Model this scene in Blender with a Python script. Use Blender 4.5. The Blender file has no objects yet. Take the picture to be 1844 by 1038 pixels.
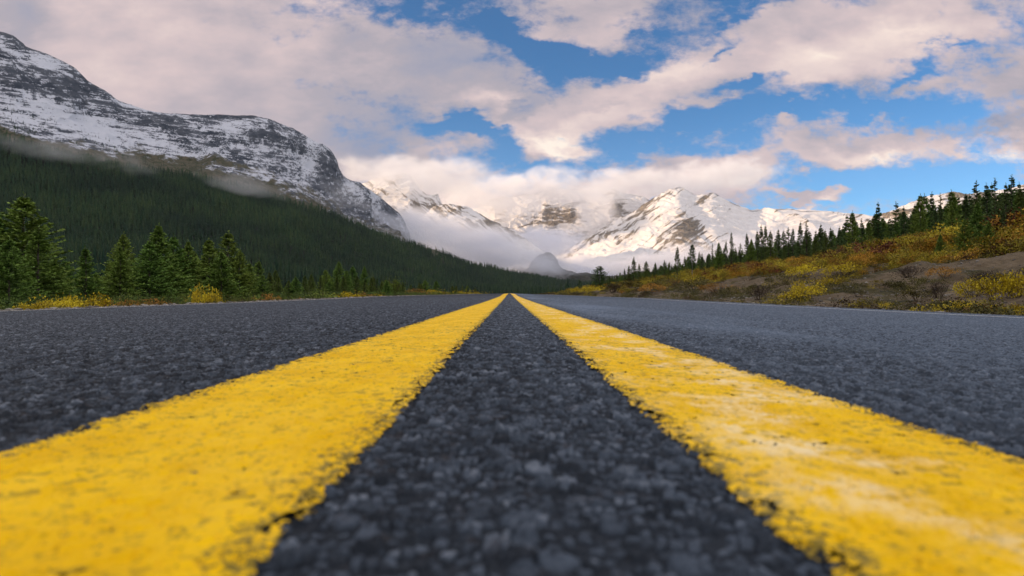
import bpy, math, random
import numpy as np

sc = bpy.context.scene
C = sc.collection

# ------------------------------------------------------------------ camera
W0, H0 = 1844.0, 1038.0
F = 1229.0                 # focal length in photo pixels (24 mm on 36 mm)
VX, Y0 = 917.0, 530.5      # where the road vanishes / eye level
CAMZ = 0.048
cam_d = bpy.data.cameras.new('camera')
cam = bpy.data.objects.new('camera', cam_d)
C.objects.link(cam)
cam.location = (0, 0, CAMZ)
cam.rotation_euler = (math.pi / 2, 0, 0)
cam_d.sensor_width = 36.0
cam_d.lens = 36.0 * F / W0
cam_d.shift_x = (W0 / 2 - VX) / W0
cam_d.shift_y = (Y0 - H0 / 2) / W0
cam_d.clip_start = 0.01
cam_d.clip_end = 80000
cam_d.dof.use_dof = True
cam_d.dof.focus_distance = 1.8
cam_d.dof.aperture_fstop = 16
sc.camera = cam

def PX(px, py, d):
    return ((px - VX) / F * d, d, CAMZ + (Y0 - py) / F * d)

# ------------------------------------------------------------------ render
sc.render.engine = 'CYCLES'
sc.cycles.use_denoising = True
sc.cycles.max_bounces = 6
sc.cycles.diffuse_bounces = 2
sc.cycles.glossy_bounces = 2
sc.cycles.transparent_max_bounces = 8
sc.cycles.volume_bounces = 4
sc.cycles.volume_step_rate = 0.5
sc.cycles.volume_max_steps = 64
sc.view_settings.view_transform = 'Standard'
sc.view_settings.look = 'None'
sc.view_settings.gamma = 1.0
sc.view_settings.exposure = 0.08

# ------------------------------------------------------------------ node helper
class NT:
    def __init__(s, tree):
        s.t = tree; s.n = tree.nodes; s.l = tree.links
    def new(s, typ, **kw):
        nd = s.n.new(typ)
        for k, v in kw.items():
            setattr(nd, k, v)
        return nd
    def put(s, sock, v):
        if v is None: return
        if isinstance(v, bpy.types.NodeSocket): s.l.new(v, sock)
        elif isinstance(v, (tuple, list)) and sock.type == 'RGBA' and len(v) == 3:
            sock.default_value = (*v, 1)
        else: sock.default_value = v
    def math(s, op, a, b=None, c=None, clamp=False):
        nd = s.new('ShaderNodeMath', operation=op); nd.use_clamp = clamp
        s.put(nd.inputs[0], a); s.put(nd.inputs[1], b); s.put(nd.inputs[2], c)
        return nd.outputs[0]
    def vmath(s, op, a, b=None, scale=None):
        nd = s.new('ShaderNodeVectorMath', operation=op)
        s.put(nd.inputs[0], a); s.put(nd.inputs[1], b)
        if scale is not None: s.put(nd.inputs['Scale'], scale)
        return nd.outputs['Value'] if op in ('LENGTH', 'DOT_PRODUCT') else nd.outputs[0]
    def mix(s, fac, a, b, blend='MIX'):
        nd = s.new('ShaderNodeMix', data_type='RGBA', blend_type=blend)
        s.put(nd.inputs[0], fac); s.put(nd.inputs[6], a); s.put(nd.inputs[7], b)
        return nd.outputs[2]
    def rng(s, v, a, b, c=0.0, d=1.0, smooth=True):
        nd = s.new('ShaderNodeMapRange'); nd.clamp = True
        if smooth: nd.interpolation_type = 'SMOOTHSTEP'
        s.put(nd.inputs[0], v); s.put(nd.inputs[1], a); s.put(nd.inputs[2], b)
        s.put(nd.inputs[3], c); s.put(nd.inputs[4], d)
        return nd.outputs[0]
    def noise(s, vec, scale, detail=4, rough=0.55, dist=0.0, out=0, lac=2.0):
        nd = s.new('ShaderNodeTexNoise')
        s.put(nd.inputs['Vector'], vec); s.put(nd.inputs['Scale'], scale)
        nd.inputs['Detail'].default_value = detail
        nd.inputs['Roughness'].default_value = rough
        nd.inputs['Distortion'].default_value = dist
        nd.inputs['Lacunarity'].default_value = lac
        return nd.outputs[out]
    def sep(s, v):
        nd = s.new('ShaderNodeSeparateXYZ'); s.put(nd.inputs[0], v); return nd.outputs
    def comb(s, x, y, z=0.0):
        nd = s.new('ShaderNodeCombineXYZ')
        s.put(nd.inputs[0], x); s.put(nd.inputs[1], y); s.put(nd.inputs[2], z)
        return nd.outputs[0]
    def attr(s, name, typ='GEOMETRY'):
        nd = s.new('ShaderNodeAttribute', attribute_name=name, attribute_type=typ)
        return nd
    def mapping(s, v, loc=(0, 0, 0), rot=(0, 0, 0), scale=(1, 1, 1), typ='POINT'):
        nd = s.new('ShaderNodeMapping', vector_type=typ)
        s.put(nd.inputs[0], v)
        nd.inputs[1].default_value = loc; nd.inputs[2].default_value = rot; nd.inputs[3].default_value = scale
        return nd.outputs[0]
    def bump(s, h, strength=1.0, dist=0.1, normal=None):
        nd = s.new('ShaderNodeBump')
        nd.inputs['Strength'].default_value = strength; nd.inputs['Distance'].default_value = dist
        s.put(nd.inputs['Height'], h); s.put(nd.inputs['Normal'], normal)
        return nd.outputs[0]

def new_mat(name):
    m = bpy.data.materials.new(name); m.use_nodes = True
    m.node_tree.nodes.clear()
    n = NT(m.node_tree)
    out = n.new('ShaderNodeOutputMaterial')
    return m, n, out

def principled(n, out, base, rough=0.8, normal=None, spec=0.3, **kw):
    b = n.new('ShaderNodeBsdfPrincipled')
    n.put(b.inputs['Base Color'], base); n.put(b.inputs['Roughness'], rough)
    n.put(b.inputs['Specular IOR Level'], spec)
    if normal is not None: n.put(b.inputs['Normal'], normal)
    for k, v in kw.items(): n.put(b.inputs[k.replace('_', ' ')], v)
    n.l.new(b.outputs[0], out.inputs[0])
    return b

# ------------------------------------------------------------------ world: daylight sky with broken cloud
SUN_AZ, SUN_EL = math.radians(-97), math.radians(15.5)   # azimuth from the road's direction, to the left
world = bpy.data.worlds.new("World"); sc.world = world; world.use_nodes = True
world.node_tree.nodes.clear()
w = NT(world.node_tree)
wout = w.new('ShaderNodeOutputWorld')
sky = w.new('ShaderNodeTexSky', sky_type='NISHITA', sun_disc=False)
sky.sun_elevation = SUN_EL
sky.sun_rotation = SUN_AZ          # measured from +Y, clockwise positive
sky.altitude = 1800; sky.air_density = 1.0; sky.dust_density = 0.6; sky.ozone_density = 2.5
tc = w.new('ShaderNodeTexCoord')
D = w.vmath('NORMALIZE', tc.outputs['Generated'])
dx, dy, dz = w.sep(D)
fy = w.math('MAXIMUM', dy, 0.08)
ahead = w.rng(dy, 0.10, 0.30)
# angular chart of the sky ahead, in units of 100 photo pixels
SU = w.math('DIVIDE', dx, fy); SV = w.math('DIVIDE', dz, fy)
cu = w.math('MULTIPLY_ADD', SU, F / 100, VX / 100)
cv = w.math('MULTIPLY_ADD', SV, F / 100, 0.0)          # height above eye level
chart = w.comb(cu, cv, 0.0)
wn = w.noise(w.mapping(chart, scale=(0.55, 1.0, 1)), 1.1, 4, 0.55, out=1)
wn2 = w.noise(w.mapping(chart, loc=(7, 3, 2), scale=(0.7, 1.25, 1)), 4.2, 4, 0.6, out=1)
wv = w.vmath('SCALE', w.vmath('SUBTRACT', wn, (0.5, 0.5, 0.5)), scale=1.3)
wv2 = w.vmath('SCALE', w.vmath('SUBTRACT', wn2, (0.5, 0.5, 0.5)), scale=0.42)
P = w.vmath('ADD', w.vmath('ADD', chart, wv), wv2)
P = w.vmath('MULTIPLY', P, (1, 1, 0))

def blob(cx, cy, rx, ry, rot, wt, src=None):
    m = w.mapping(P if src is None else src, loc=(cx / 100, (Y0 - cy) / 100, 0), rot=(0, 0, math.radians(rot)),
                  scale=(rx / 100, ry / 100, 1), typ='TEXTURE')
    g = w.new('ShaderNodeTexGradient', gradient_type='QUADRATIC_SPHERE')
    w.l.new(m, g.inputs[0])
    return g.outputs['Fac'], wt
def field(lst, base=0.0):
    acc = base
    for b in lst:
        f, wt = blob(*b)
        acc = w.math('MULTIPLY_ADD', f, wt, acc)
    return acc
# cloud cover: (x, y, rx, ry, tilt, weight); positive builds cloud, negative opens blue
COVER = [
 (150, 150, 900, 560, 0, 4.0), (480, 330, 420, 260, -8, 2.2), (870, 150, 260, 110, -4, 1.8), (900, 205, 220, 90, 2, 1.6),
 (760, 300, 160, 75, -6, 1.8), (960, 275, 60, 35, 25, 1.1), (985, 312, 70, 22, 38, 1.2), (820, 350, 170, 45, 0, 1.8),
 (1020, 235, 230, 75, 8, 2.6), (1150, 175, 220, 72, 18, 2.4), (1240, 120, 120, 60, 30, 1.9),
 (1060, 20, 300, 80, 0, 2.2), (1080, 70, 110, 50, -20, 1.6),
 (1400, 70, 320, 95, 10, 2.2), (1600, 60, 480, 140, 4, 3.0), (1470, 140, 200, 75, -4, 2.0), (1330, 110, 120, 60, 0, 1.3),
 (1245, 182, 70, 26, 4, 1.3), (1320, 178, 80, 24, 4, 1.3), (1640, 150, 120, 50, 20, 1.0),
 (1600, 252, 230, 55, -7, 2.3), (1490, 268, 150, 62, -4, 2.0), (1435, 218, 60, 30, -10, 1.2), (1480, 198, 70, 20, -14, 1.0), (1700, 262, 80, 22, -8, 1.2),
 (1820, 140, 200, 60, 6, 2.0), (1860, 230, 170, 75, 12, 2.4), (1860, 180, 120, 40, 0, 1.2),
 (1486, 344, 100, 26, -4, 3.6), (1430, 343, 70, 14, 0, 2.0),
 (1240, 315, 230, 75, 2, 2.4), (1345, 300, 90, 62, 12, 1.7), (1110, 345, 260, 60, 4, 2.4), (1300, 345, 200, 50, 0, 1.6), (930, 350, 200, 45, 4, 2.0),
 (1155, 245, 60, 22, 0, 0.75), (1210, 240, 60, 14, 10, 0.7), (1280, 245, 50, 18, 0, 0.6),
 (560, 430, 2400, 90, 0, 0.5), (760, 110, 200, 120, 0, 1.3), (640, 90, 160, 120, 0, 1.0), (1560, 30, 400, 60, 0, .6),
 (1440, 262, 70, 30, 0, .8), (1290, 290, 120, 40, 0, .7), (1380, 275, 60, 30, 20, .8), (900, 300, 60, 30, 0, .9),
 # openings
 (800, 36, 130, 40, -22, -1.0), (935, 55, 140, 40, -24, -2.7), (1010, 100, 120, 36, -16, -2.8), (1090, 128, 150, 40, 4, -3.0), (840, 238, 150, 26, -4, -2.2),
 (905, 268, 60, 40, -30, -1.6), (1180, 255, 160, 45, 0, -1.0), (1290, 215, 180, 42, 6, -1.4), (1000, 300, 120, 25, 0, -0.8), (1150, 60, 90, 20, 0, -0.6),
 (1330, 20, 110, 26, 8, -1.2), (1280, 95, 120, 26, 18, -1.6), (1352, 140, 100, 34, 10, -2.6), (1300, 75, 90, 22, 25, -1.6), (1400, 205, 110, 26, 0, -1.6), (1640, 130, 130, 34, 35, -1.6), (1720, 92, 110, 22, 0, -1.2), (1560, 200, 260, 26, 0, -1.4),
 (1700, 205, 120, 26, 0, -0.9), (1600, 330, 400, 52, 0, -1.6), (700, 20, 70, 30, 0, -0.9),
]
cov = field(COVER, -0.12)
fb = w.noise(w.mapping(chart, scale=(0.6, 1.0, 1)), 2.3, 7, 0.62)
cov = w.math('MULTIPLY', cov, 0.62)
fbf = w.noise(w.mapping(chart, loc=(5, 1, 8), scale=(0.7, 1.2, 1)), 7.5, 5, 0.65)
cov = w.math('ADD', cov, w.math('MULTIPLY_ADD', fb, 2.1, -1.08))
cov = w.math('ADD', cov, w.math('MULTIPLY_ADD', fbf, 0.7, -0.35))
cover = w.rng(cov, -0.18, 0.72)
# broken overcast everywhere else (overhead, behind the viewer)
plane = w.comb(w.math('DIVIDE', dx, w.math('ADD', w.math('MAXIMUM', dz, 0), 0.15)), w.math('DIVIDE', dy, w.math('ADD', w.math('MAXIMUM', dz, 0), 0.15)), 0)
gen = w.noise(plane, 0.8, 6, 0.6)
gcover = w.rng(gen, 0.36, 0.56)
inview = w.math('MULTIPLY', ahead, w.rng(SV, 0.62, 0.46))
cover = w.math('ADD', w.math('MULTIPLY', cover, inview), w.math('MULTIPLY', gcover, w.math('SUBTRACT', 1.0, inview)))
# cloud brightness
LIGHTS = [
 (1000, 262, 190, 42, -8, 0.75), (1060, 215, 200, 60, 12, 0.30), (1200, 130, 170, 70, 24, 0.35), (1330, 320, 220, 60, 0, 0.4), (1050, 350, 260, 50, 0, 0.75),
 (820, 345, 120, 40, 0, 0.3), (1560, 275, 220, 38, -4, 0.55), (1800, 270, 160, 40, 0, 0.6), (1486, 352, 70, 24, 0, 0.45), (1480, 100, 260, 70, 0, 0.42), (1650, 60, 300, 70, 0, 0.38),
 (1450, 150, 160, 60, 0, 0.3), (880, 190, 160, 34, 0, 0.25), (840, 325, 60, 50, 0, 0.3), (180, 60, 260, 160, 0, 0.16), (600, 20, 200, 40, 0, 0.2),
 (860, 110, 200, 90, 0, -0.40), (700, 190, 260, 150, -30, -0.34), (660, 250, 200, 100, 0, -0.34), (930, 195, 90, 26, 20, -0.55), (40, 30, 120, 90, 0, -0.2), (480, 220, 260, 90, 0, -0.10),
 (1080, 205, 170, 20, 10, -0.22), (1800, 225, 110, 28, 20, -0.5), (1590, 160, 200, 34, 6, -0.25), (1200, 20, 170, 50, 0, -0.22), (1380, 215, 60, 20, 0, -0.1), (750, 100, 160, 60, 0, -0.25), (1160, 88, 100, 30, 0, -0.2),
]
li = field(LIGHTS, 0.42)
fb2 = w.noise(w.mapping(chart, loc=(3, 9, 1), scale=(0.5, 1.0, 1)), 1.6, 6, 0.55)
li = w.math('ADD', li, w.math('MULTIPLY_ADD', fb2, 0.7, -0.35))
ramp = w.new('ShaderNodeValToRGB')
el = ramp.color_ramp.elements
el[0].position = 0.0; el[0].color = (0.28, 0.31, 0.43, 1)
el[1].position = 1.0; el[1].color = (1.0, 0.87, 0.76, 1)
e = el.new(0.30); e.color = (0.41, 0.375, 0.43, 1)
e = el.new(0.55); e.color = (0.64, 0.52, 0.53, 1)
e = el.new(0.78); e.color = (0.84, 0.69, 0.64, 1)
w.l.new(li, ramp.inputs[0])
cloudc = ramp.outputs[0]
genc = w.mix(gen, (0.70, 0.70, 0.78), (1.75, 1.55, 1.42))  # unseen clouds overhead and behind set extra bright, to light the road
cloudc = w.mix(inview, genc, cloudc)
# the clear sky pales towards the horizon
tint = w.mix(w.rng(dz, 0.0, 0.26, smooth=False), (0.105, 0.145, 0.180), (0.042, 0.103, 0.138))
skyc = w.mix(1.0, sky.outputs[0], tint, 'MULTIPLY')
total = w.mix(cover, skyc, cloudc)
bg = w.new('ShaderNodeBackground'); bg.inputs[1].default_value = 1.0
w.l.new(total, bg.inputs[0]); w.l.new(bg.outputs[0], wout.inputs[0])
world.cycles.sampling_method = 'MANUAL'; world.cycles.sample_map_resolution = 512

# ------------------------------------------------------------------ sun
sd = bpy.data.lights.new('sun', 'SUN'); so = bpy.data.objects.new('sun', sd); C.objects.link(so)
sd.energy = 5.0; sd.angle = math.radians(0.5); sd.color = (1.0, 0.69, 0.40)
from mathutils import Vector, Matrix
sdir = Vector((math.sin(SUN_AZ) * math.cos(SUN_EL), math.cos(SUN_AZ) * math.cos(SUN_EL), math.sin(SUN_EL)))
so.rotation_euler = sdir.to_track_quat('Z', 'Y').to_euler()
so.location = (-50, 20, 60)

# ------------------------------------------------------------------ numpy helpers
rs = np.random.RandomState(7)
_T = rs.rand(256, 256).astype(np.float32)
def vnoise(x, y, seed=0):
    x = x + seed * 17.31; y = y + seed * 9.73
    xi = np.floor(x).astype(np.int64); yi = np.floor(y).astype(np.int64)
    fx = x - xi; fy_ = y - yi
    fx = fx * fx * fx * (fx * (fx * 6 - 15) + 10); fy_ = fy_ * fy_ * fy_ * (fy_ * (fy_ * 6 - 15) + 10)
    a = _T[xi & 255, yi & 255]; b = _T[(xi + 1) & 255, yi & 255]
    c = _T[xi & 255, (yi + 1) & 255]; d = _T[(xi + 1) & 255, (yi + 1) & 255]
    return (a * (1 - fx) + b * fx) * (1 - fy_) + (c * (1 - fx) + d * fx) * fy_
def fbm(x, y, octv=5, seed=0, gain=0.5):
    s = 0; a = 1; t = 0
    for o in range(octv):
        s = s + a * vnoise(x * 2 ** o, y * 2 ** o, seed + o * 3); t += a; a *= gain
    return s / t                       # 0..1
def ridged(x, y, octv=5, seed=0, gain=0.55):
    s = 0; a = 1; t = 0; prev = 1
    for o in range(octv):
        n_ = 1 - np.abs(2 * vnoise(x * 2 ** o, y * 2 ** o, seed + o * 5) - 1)
        n_ = n_ * n_
        s = s + a * n_ * prev; t += a; a *= gain; prev = np.clip(n_ * 1.4, 0, 1)
    return s / t
def sstep(x, a, b):
    t = np.clip((x - a) / (b - a), 0, 1); return t * t * (3 - 2 * t)
def pchip(x, xp, yp):
    """monotone cubic interpolation, flat beyond the ends"""
    xp = np.asarray(xp, float); yp = np.asarray(yp, float)
    h = np.diff(xp); dl = np.diff(yp) / h
    m = np.zeros_like(yp)
    for i in range(1, len(xp) - 1):
        if dl[i - 1] * dl[i] > 0:
            w1 = 2 * h[i] + h[i - 1]; w2 = h[i] + 2 * h[i - 1]
            m[i] = (w1 + w2) / (w1 / dl[i - 1] + w2 / dl[i])
    m[0] = dl[0]; m[-1] = dl[-1]
    xx = np.clip(x, xp[0], xp[-1])
    i = np.clip(np.searchsorted(xp, xx) - 1, 0, len(xp) - 2)
    t = (xx - xp[i]) / h[i]
    return ((2 * t**3 - 3 * t**2 + 1) * yp[i] + (t**3 - 2 * t**2 + t) * h[i] * m[i]
            + (-2 * t**3 + 3 * t**2) * yp[i + 1] + (t**3 - t**2) * h[i] * m[i + 1])

def mesh_from(name, V, Fq, mat, attrs=None, smooth=True):
    """V (n,3), Fq (m,3|4) arrays"""
    me = bpy.data.meshes.new(name)
    V = np.asarray(V, np.float32); Fq = np.asarray(Fq, np.int32)
    k = Fq.shape[1]
    me.vertices.add(len(V)); me.vertices.foreach_set('co', V.ravel())
    me.loops.add(Fq.size); me.loops.foreach_set('vertex_index', Fq.ravel())
    me.polygons.add(len(Fq))
    me.polygons.foreach_set('loop_start', np.arange(0, Fq.size, k, dtype=np.int32))
    me.polygons.foreach_set('loop_total', np.full(len(Fq), k, np.int32))
    me.polygons.foreach_set('use_smooth', np.full(len(Fq), smooth))
    if attrs:
        for an, av in attrs.items():
            dom = 'POINT' if len(av) == len(V) else 'FACE'
            a = me.attributes.new(an, 'FLOAT', dom)
            a.data.foreach_set('value', np.asarray(av, np.float32))
    me.update(calc_edges=True)
    if mat is not None:
        for m in (mat if isinstance(mat, (list, tuple)) else [mat]): me.materials.append(m)
    return me
def link(name, me, parent=None, loc=None):
    o = bpy.data.objects.new(name, me); C.objects.link(o)
    if parent is not None: o.parent = parent
    if loc is not None: o.location = loc
    return o
def structure(o): o['kind'] = 'structure'; return o
def grid_faces(nr, nc):
    i = np.arange(nr * nc).reshape(nr, nc)
    return np.stack([i[:-1, :-1], i[:-1, 1:], i[1:, 1:], i[1:, :-1]], -1).reshape(-1, 4)

# ------------------------------------------------------------------ road shape
ROAD_L, ROAD_R = -3.78, 4.6
EDGE_L, EDGE_R = -3.6, 3.6
def road_profile(y):
    y = np.asarray(y, float)
    z = pchip(y, [-200, -20, 0, 4, 9.6, 22, 40, 92, 130, 400, 1200], [0, 0, 0, .0018, .013, .066, .092, .185, .12, -3.0, -6.0])
    return z
def road_z(x, y):
    x = np.asarray(x, float)
    c = np.where(x < 0, -x * 0.0215, 0.034 * np.minimum(x, 3.6) + 0.026 * np.maximum(x - 3.6, 0))
    # soften the crown right at the centre
    c = c - 0.0 * x
    return road_profile(y) - c

def ground_z(x, y):
    x = np.asarray(x, float); y = np.asarray(y, float)
    r = road_profile(np.clip(y, -200, 1200))
    L = x < 0
    # left: shoulder falling into the forest floor
    ax = np.abs(x)
    left = r - 0.078 - 0.5 * sstep(ax, 3.7, 9) - 0.8 * sstep(ax, 9, 60)
    left = left + (fbm(x * .4, y * .4, 4, 3) - .5) * .25 * sstep(ax, 4.2, 8)
    # right: gravel bank, shrub shelf, wooded hill
    fade = 1 - sstep(y, 420, 950)
    b1 = sstep(x, 4.9, 14.5) * np.interp(y, [-50, 10, 30, 45, 90, 200], [1.5, 1.3, 1.0, .8, .65, .5])
    b2 = sstep(x, 13, 25) * 2.1
    b3 = sstep(x, 30, 62) * 2.2
    b4 = 15 * sstep(x, 44, 180) + 8 * sstep(x, 160, 420)
    rill = (ridged(x * .22 - y * .12, y * .17 + x * .16, 5, 11, .6) - .45) * .42 * sstep(x, 5.2, 8) * (1 - sstep(x, 18, 30))
    lump = (fbm(x * .28, y * .28, 4, 21) - .5) * .9 * sstep(x, 6, 14) + (fbm(x * 1.3, y * 1.3, 5, 25, .65) - .5) * .20 * sstep(x, 4.8, 7)
    right = r - 0.165 - .07 * sstep(x, 4.6, 5.1) + (b1 + b2 + b3 + b4 + rill + lump) * fade
    z = np.where(L, left, right)
    inroad = (x > ROAD_L - .12) & (x < ROAD_R + .12)
    z = np.where(inroad, road_z(x, y) - .03, z)
    edge = np.where(L, sstep(ax, 3.9, 4.5), sstep(x, 4.72, 5.3))
    zr = road_z(np.clip(x, ROAD_L, ROAD_R), y) - .012
    z = np.where(inroad, z, zr * (1 - edge) + z * edge)
    return z

# ------------------------------------------------------------------ asphalt relief (stones set in bitumen)
NH = 512
hx = rs.rand(NH, NH).astype(np.float32); hy = rs.rand(NH, NH).astype(np.float32)
hr = rs.rand(NH, NH).astype(np.float32); hh = rs.rand(NH, NH).astype(np.float32)
def worley(x, y, cell, off=0.0):
    x = x / cell + off; y = y / cell + off * 1.7
    xi = np.floor(x).astype(np.int64); yi = np.floor(y).astype(np.int64)
    f1 = np.full(x.shape, 9.0, np.float32); f2 = f1.copy(); idr = np.zeros(x.shape, np.float32); idh = idr.copy()
    for a in (-1, 0, 1):
        for b in (-1, 0, 1):
            cx = xi + a; cy = yi + b; u = cx % NH; v = cy % NH
            ddx = np.abs(cx + .1 + .8 * hx[u, v] - x); ddy = np.abs(cy + .1 + .8 * hy[u, v] - y); rr = hh[u, v] - .5
            d = (.45 * np.hypot(ddx, ddy) + .36 * (ddx * (1 + rr) + ddy * (1 - rr)) + .3 * np.maximum(ddx, ddy)).astype(np.float32)
            near = d < f1
            f2 = np.where(near, f1, np.minimum(f2, d))
            idr = np.where(near, hr[u, v], idr); idh = np.where(near, hh[u, v], idh)
            f1 = np.where(near, d, f1)
    return f1, f2, idr, idh
def asphalt(x, y):
    wx = x + (fbm(x * 90, y * 90, 2, 31) - .5) * .004; wy = y + (fbm(x * 90, y * 90, 2, 37) - .5) * .004
    f1, f2, r1, h1 = worley(wx, wy, 0.0062)
    e = np.clip((f2 - f1) * 3.6, 0, 1)
    big = e * (0.35 + .65 * h1) * (h1 > .74)
    g1, g2, r2, h2 = worley(wx, wy, 0.0029, 5.3)
    e2 = np.clip((g2 - g1) * 2.6, 0, 1)
    small = e2 * h2 ** .8
    z = big * .0016 + small * .0015 + (fbm(x * 30, y * 30, 3, 41) - .5) * .0018 + (fbm(x * 420, y * 420, 3, 45, .7) - .5) * .0013
    z += (fbm(x * 3, y * 3, 2, 43) - .5) * .0022
    tone = np.where(big > small * .6, r1, r2) * np.clip(np.maximum(big, small) * 1.5, 0, 1) * (.75 + .5 * (fbm(x * 300, y * 300, 2, 47) ))
    return z, tone

def strip_mesh(name, xs, ys, zf, mat, attrs=None):
    X, Y = np.meshgrid(xs, ys)
    V = np.stack([X, Y, zf(X, Y)], -1).reshape(-1, 3)
    return mesh_from(name, V, grid_faces(len(ys), len(xs)), mat)

# materials of the road
def asphalt_mat():
    m, n, out = new_mat('asphalt')
    geo = n.new('ShaderNodeNewGeometry'); pos = geo.outputs['Position']
    tone = n.attr('tone').outputs['Fac']; fine = n.attr('fine').outputs['Fac']
    # speckle for the part of the road without modelled stones
    vor = n.new('ShaderNodeTexVoronoi'); n.put(vor.inputs['Vector'], pos); vor.inputs['Scale'].default_value = 70
    sp = n.sep(vor.outputs['Color'])[0]
    t2 = n.math('MULTIPLY', sp, n.rng(vor.outputs['Distance'], 0.75, 0.2))
    t = n.mix(fine, t2, tone)
    patch = n.noise(n.mapping(pos, scale=(1, .25, 1)), 1.3, 5, .6)
    base = n.mix(n.rng(t, 0.12, 0.95, smooth=False), (0.0030, 0.0040, 0.0060), (0.062, 0.082, 0.112))
    light = n.rng(t, 0.80, 0.94)
    base = n.mix(n.math('MULTIPLY', light, n.rng(n.noise(pos, 500, 3, .7), .35, .6)), base, (0.17, 0.195, 0.23))
    brown = n.math('MULTIPLY', n.rng(n.noise(pos, 120, 2), .60, .72), .5)
    base = n.mix(n.math('MULTIPLY', brown, .5), base, (0.085, 0.060, 0.045))
    # worn wheel path right of the centre lines, bluish sheen painted into its colour
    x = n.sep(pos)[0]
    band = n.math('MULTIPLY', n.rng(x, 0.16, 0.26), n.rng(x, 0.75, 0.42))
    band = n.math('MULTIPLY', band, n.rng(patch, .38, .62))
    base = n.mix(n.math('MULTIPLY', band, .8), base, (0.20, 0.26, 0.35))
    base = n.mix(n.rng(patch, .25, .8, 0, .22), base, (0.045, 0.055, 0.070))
    wide = n.math('MULTIPLY', n.rng(x, -.3, .7, .08, .62), n.rng(t, .05, .5, .55, 1.0))  # right lane's bluish sheen painted into the asphalt colour
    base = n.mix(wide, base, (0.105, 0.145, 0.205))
    b1 = n.bump(n.noise(pos, 1100, 3, .7), .7, .0010)
    b2 = n.bump(n.math('MULTIPLY', n.rng(vor.outputs['Distance'], .6, .1), n.math('SUBTRACT', 1.0, fine)), .6, .004, b1)
    principled(n, out, base, n.rng(t, 0, 1, .85, .5), b2, .22)
    return m
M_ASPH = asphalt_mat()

def yellow_mat():
    m, n, out = new_mat('yellow_paint')
    geo = n.new('ShaderNodeNewGeometry'); pos = geo.outputs['Position']
    x = n.sep(pos)[0]
    a = n.noise(n.mapping(pos, scale=(1, .5, 1)), 30, 6, .65)
    b = n.noise(pos, 210, 4, .6)
    base = n.mix(n.rng(a, .35, .68), (0.93, 0.575, 0.001), (0.80, 0.465, 0.001))
    # dirt in the pores
    dirt = n.math('MULTIPLY', n.rng(b, .58, .70), n.rng(n.noise(pos, 36, 3), .44, .62))
    base = n.mix(n.math('MULTIPLY', dirt, .75), base, (0.13, 0.10, 0.012))
    low = n.attr('pit').outputs['Fac']
    base = n.mix(n.math('MULTIPLY', low, .6), base, (0.16, 0.12, 0.015))
    ed = n.attr('edge').outputs['Fac']
    wr = n.noise(pos, 260, 5, .7)
    thin = n.rng(n.math('MULTIPLY_ADD', ed, .16, wr), .60, .70)
    base = n.mix(n.math('MULTIPLY', thin, .85), base, (0.12, 0.105, 0.030))
    # pale worn patches, mostly on the right-hand line
    c = n.noise(n.mapping(pos, scale=(1, .8, 1)), 17, 5, .62)
    c2 = n.noise(n.mapping(pos, scale=(1, .9, 1)), 120, 4, .7)
    worn = n.math('MULTIPLY', n.rng(c, .46, .62), n.rng(c2, .36, .56))
    side = n.rng(x, -.10, .10, .12, 1.0)
    mid = n.rng(n.math('ABSOLUTE', n.math('SUBTRACT', x, .115)), .055, .02)
    worn = n.math('MULTIPLY', worn, n.math('MULTIPLY', side, n.math('MULTIPLY_ADD', mid, .75, .25)))
    base = n.mix(n.math('MULTIPLY', worn, .9), base, (0.95, 0.76, 0.42))
    bp = n.bump(b, .5, .0008)
    bp = n.bump(n.noise(pos, 900, 2), .3, .0003, bp)
    principled(n, out, base, n.rng(a, .3, .7, .6, .75), bp, .12)
    return m
M_YEL = yellow_mat()
def white_mat():
    m, n, out = new_mat('white_paint')
    pos = n.new('ShaderNodeNewGeometry').outputs['Position']
    a = n.noise(pos, 40, 5, .7)
    principled(n, out, n.mix(n.rng(a, .45, .65), (.70, .71, .72), (.30, .31, .33)), .6, None, .3)
    return m
M_WHITE = white_mat()

# detailed road surface: rows at growing distance, columns by angle, so stones stay stones
u_in = np.tan(np.linspace(-math.radians(40.5), math.radians(40.5), 1150))
u_l = np.tan(np.linspace(-math.radians(62), -math.radians(40.6), 70)); u_r = -u_l[::-1]
us = np.concatenate([u_l, u_in, u_r])
nr = 1400
ys = 0.055 * (14.0 / 0.055) ** (np.arange(nr) / (nr - 1))
U, Yg = np.meshgrid(us, ys)
Xg = U * Yg
az, tone = asphalt(Xg.ravel(), Yg.ravel())
az = az.reshape(Xg.shape); tone = tone.reshape(Xg.shape)
fadeo = 1 - sstep(Yg, 7, 13.5)
Zbase = road_z(Xg, Yg)
Zg = Zbase + (az - .0012) * (.25 + .75 * fadeo)
ok = (Xg > ROAD_L) & (Xg < ROAD_R)
Fg = grid_faces(nr, len(us))
keep = ok.ravel()[Fg].all(1)
def compact(V, Fq, attrs):
    used = np.zeros(len(V), bool); used[Fq.ravel()] = True
    idx = np.cumsum(used) - 1
    return V[used], idx[Fq], {k: v[used] for k, v in attrs.items()}
Vg = np.stack([Xg, Yg, Zg], -1).reshape(-1, 3)
V1, F1, A1 = compact(Vg, Fg[keep], {'tone': tone.ravel(), 'fine': np.ones(Xg.size)})
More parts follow.
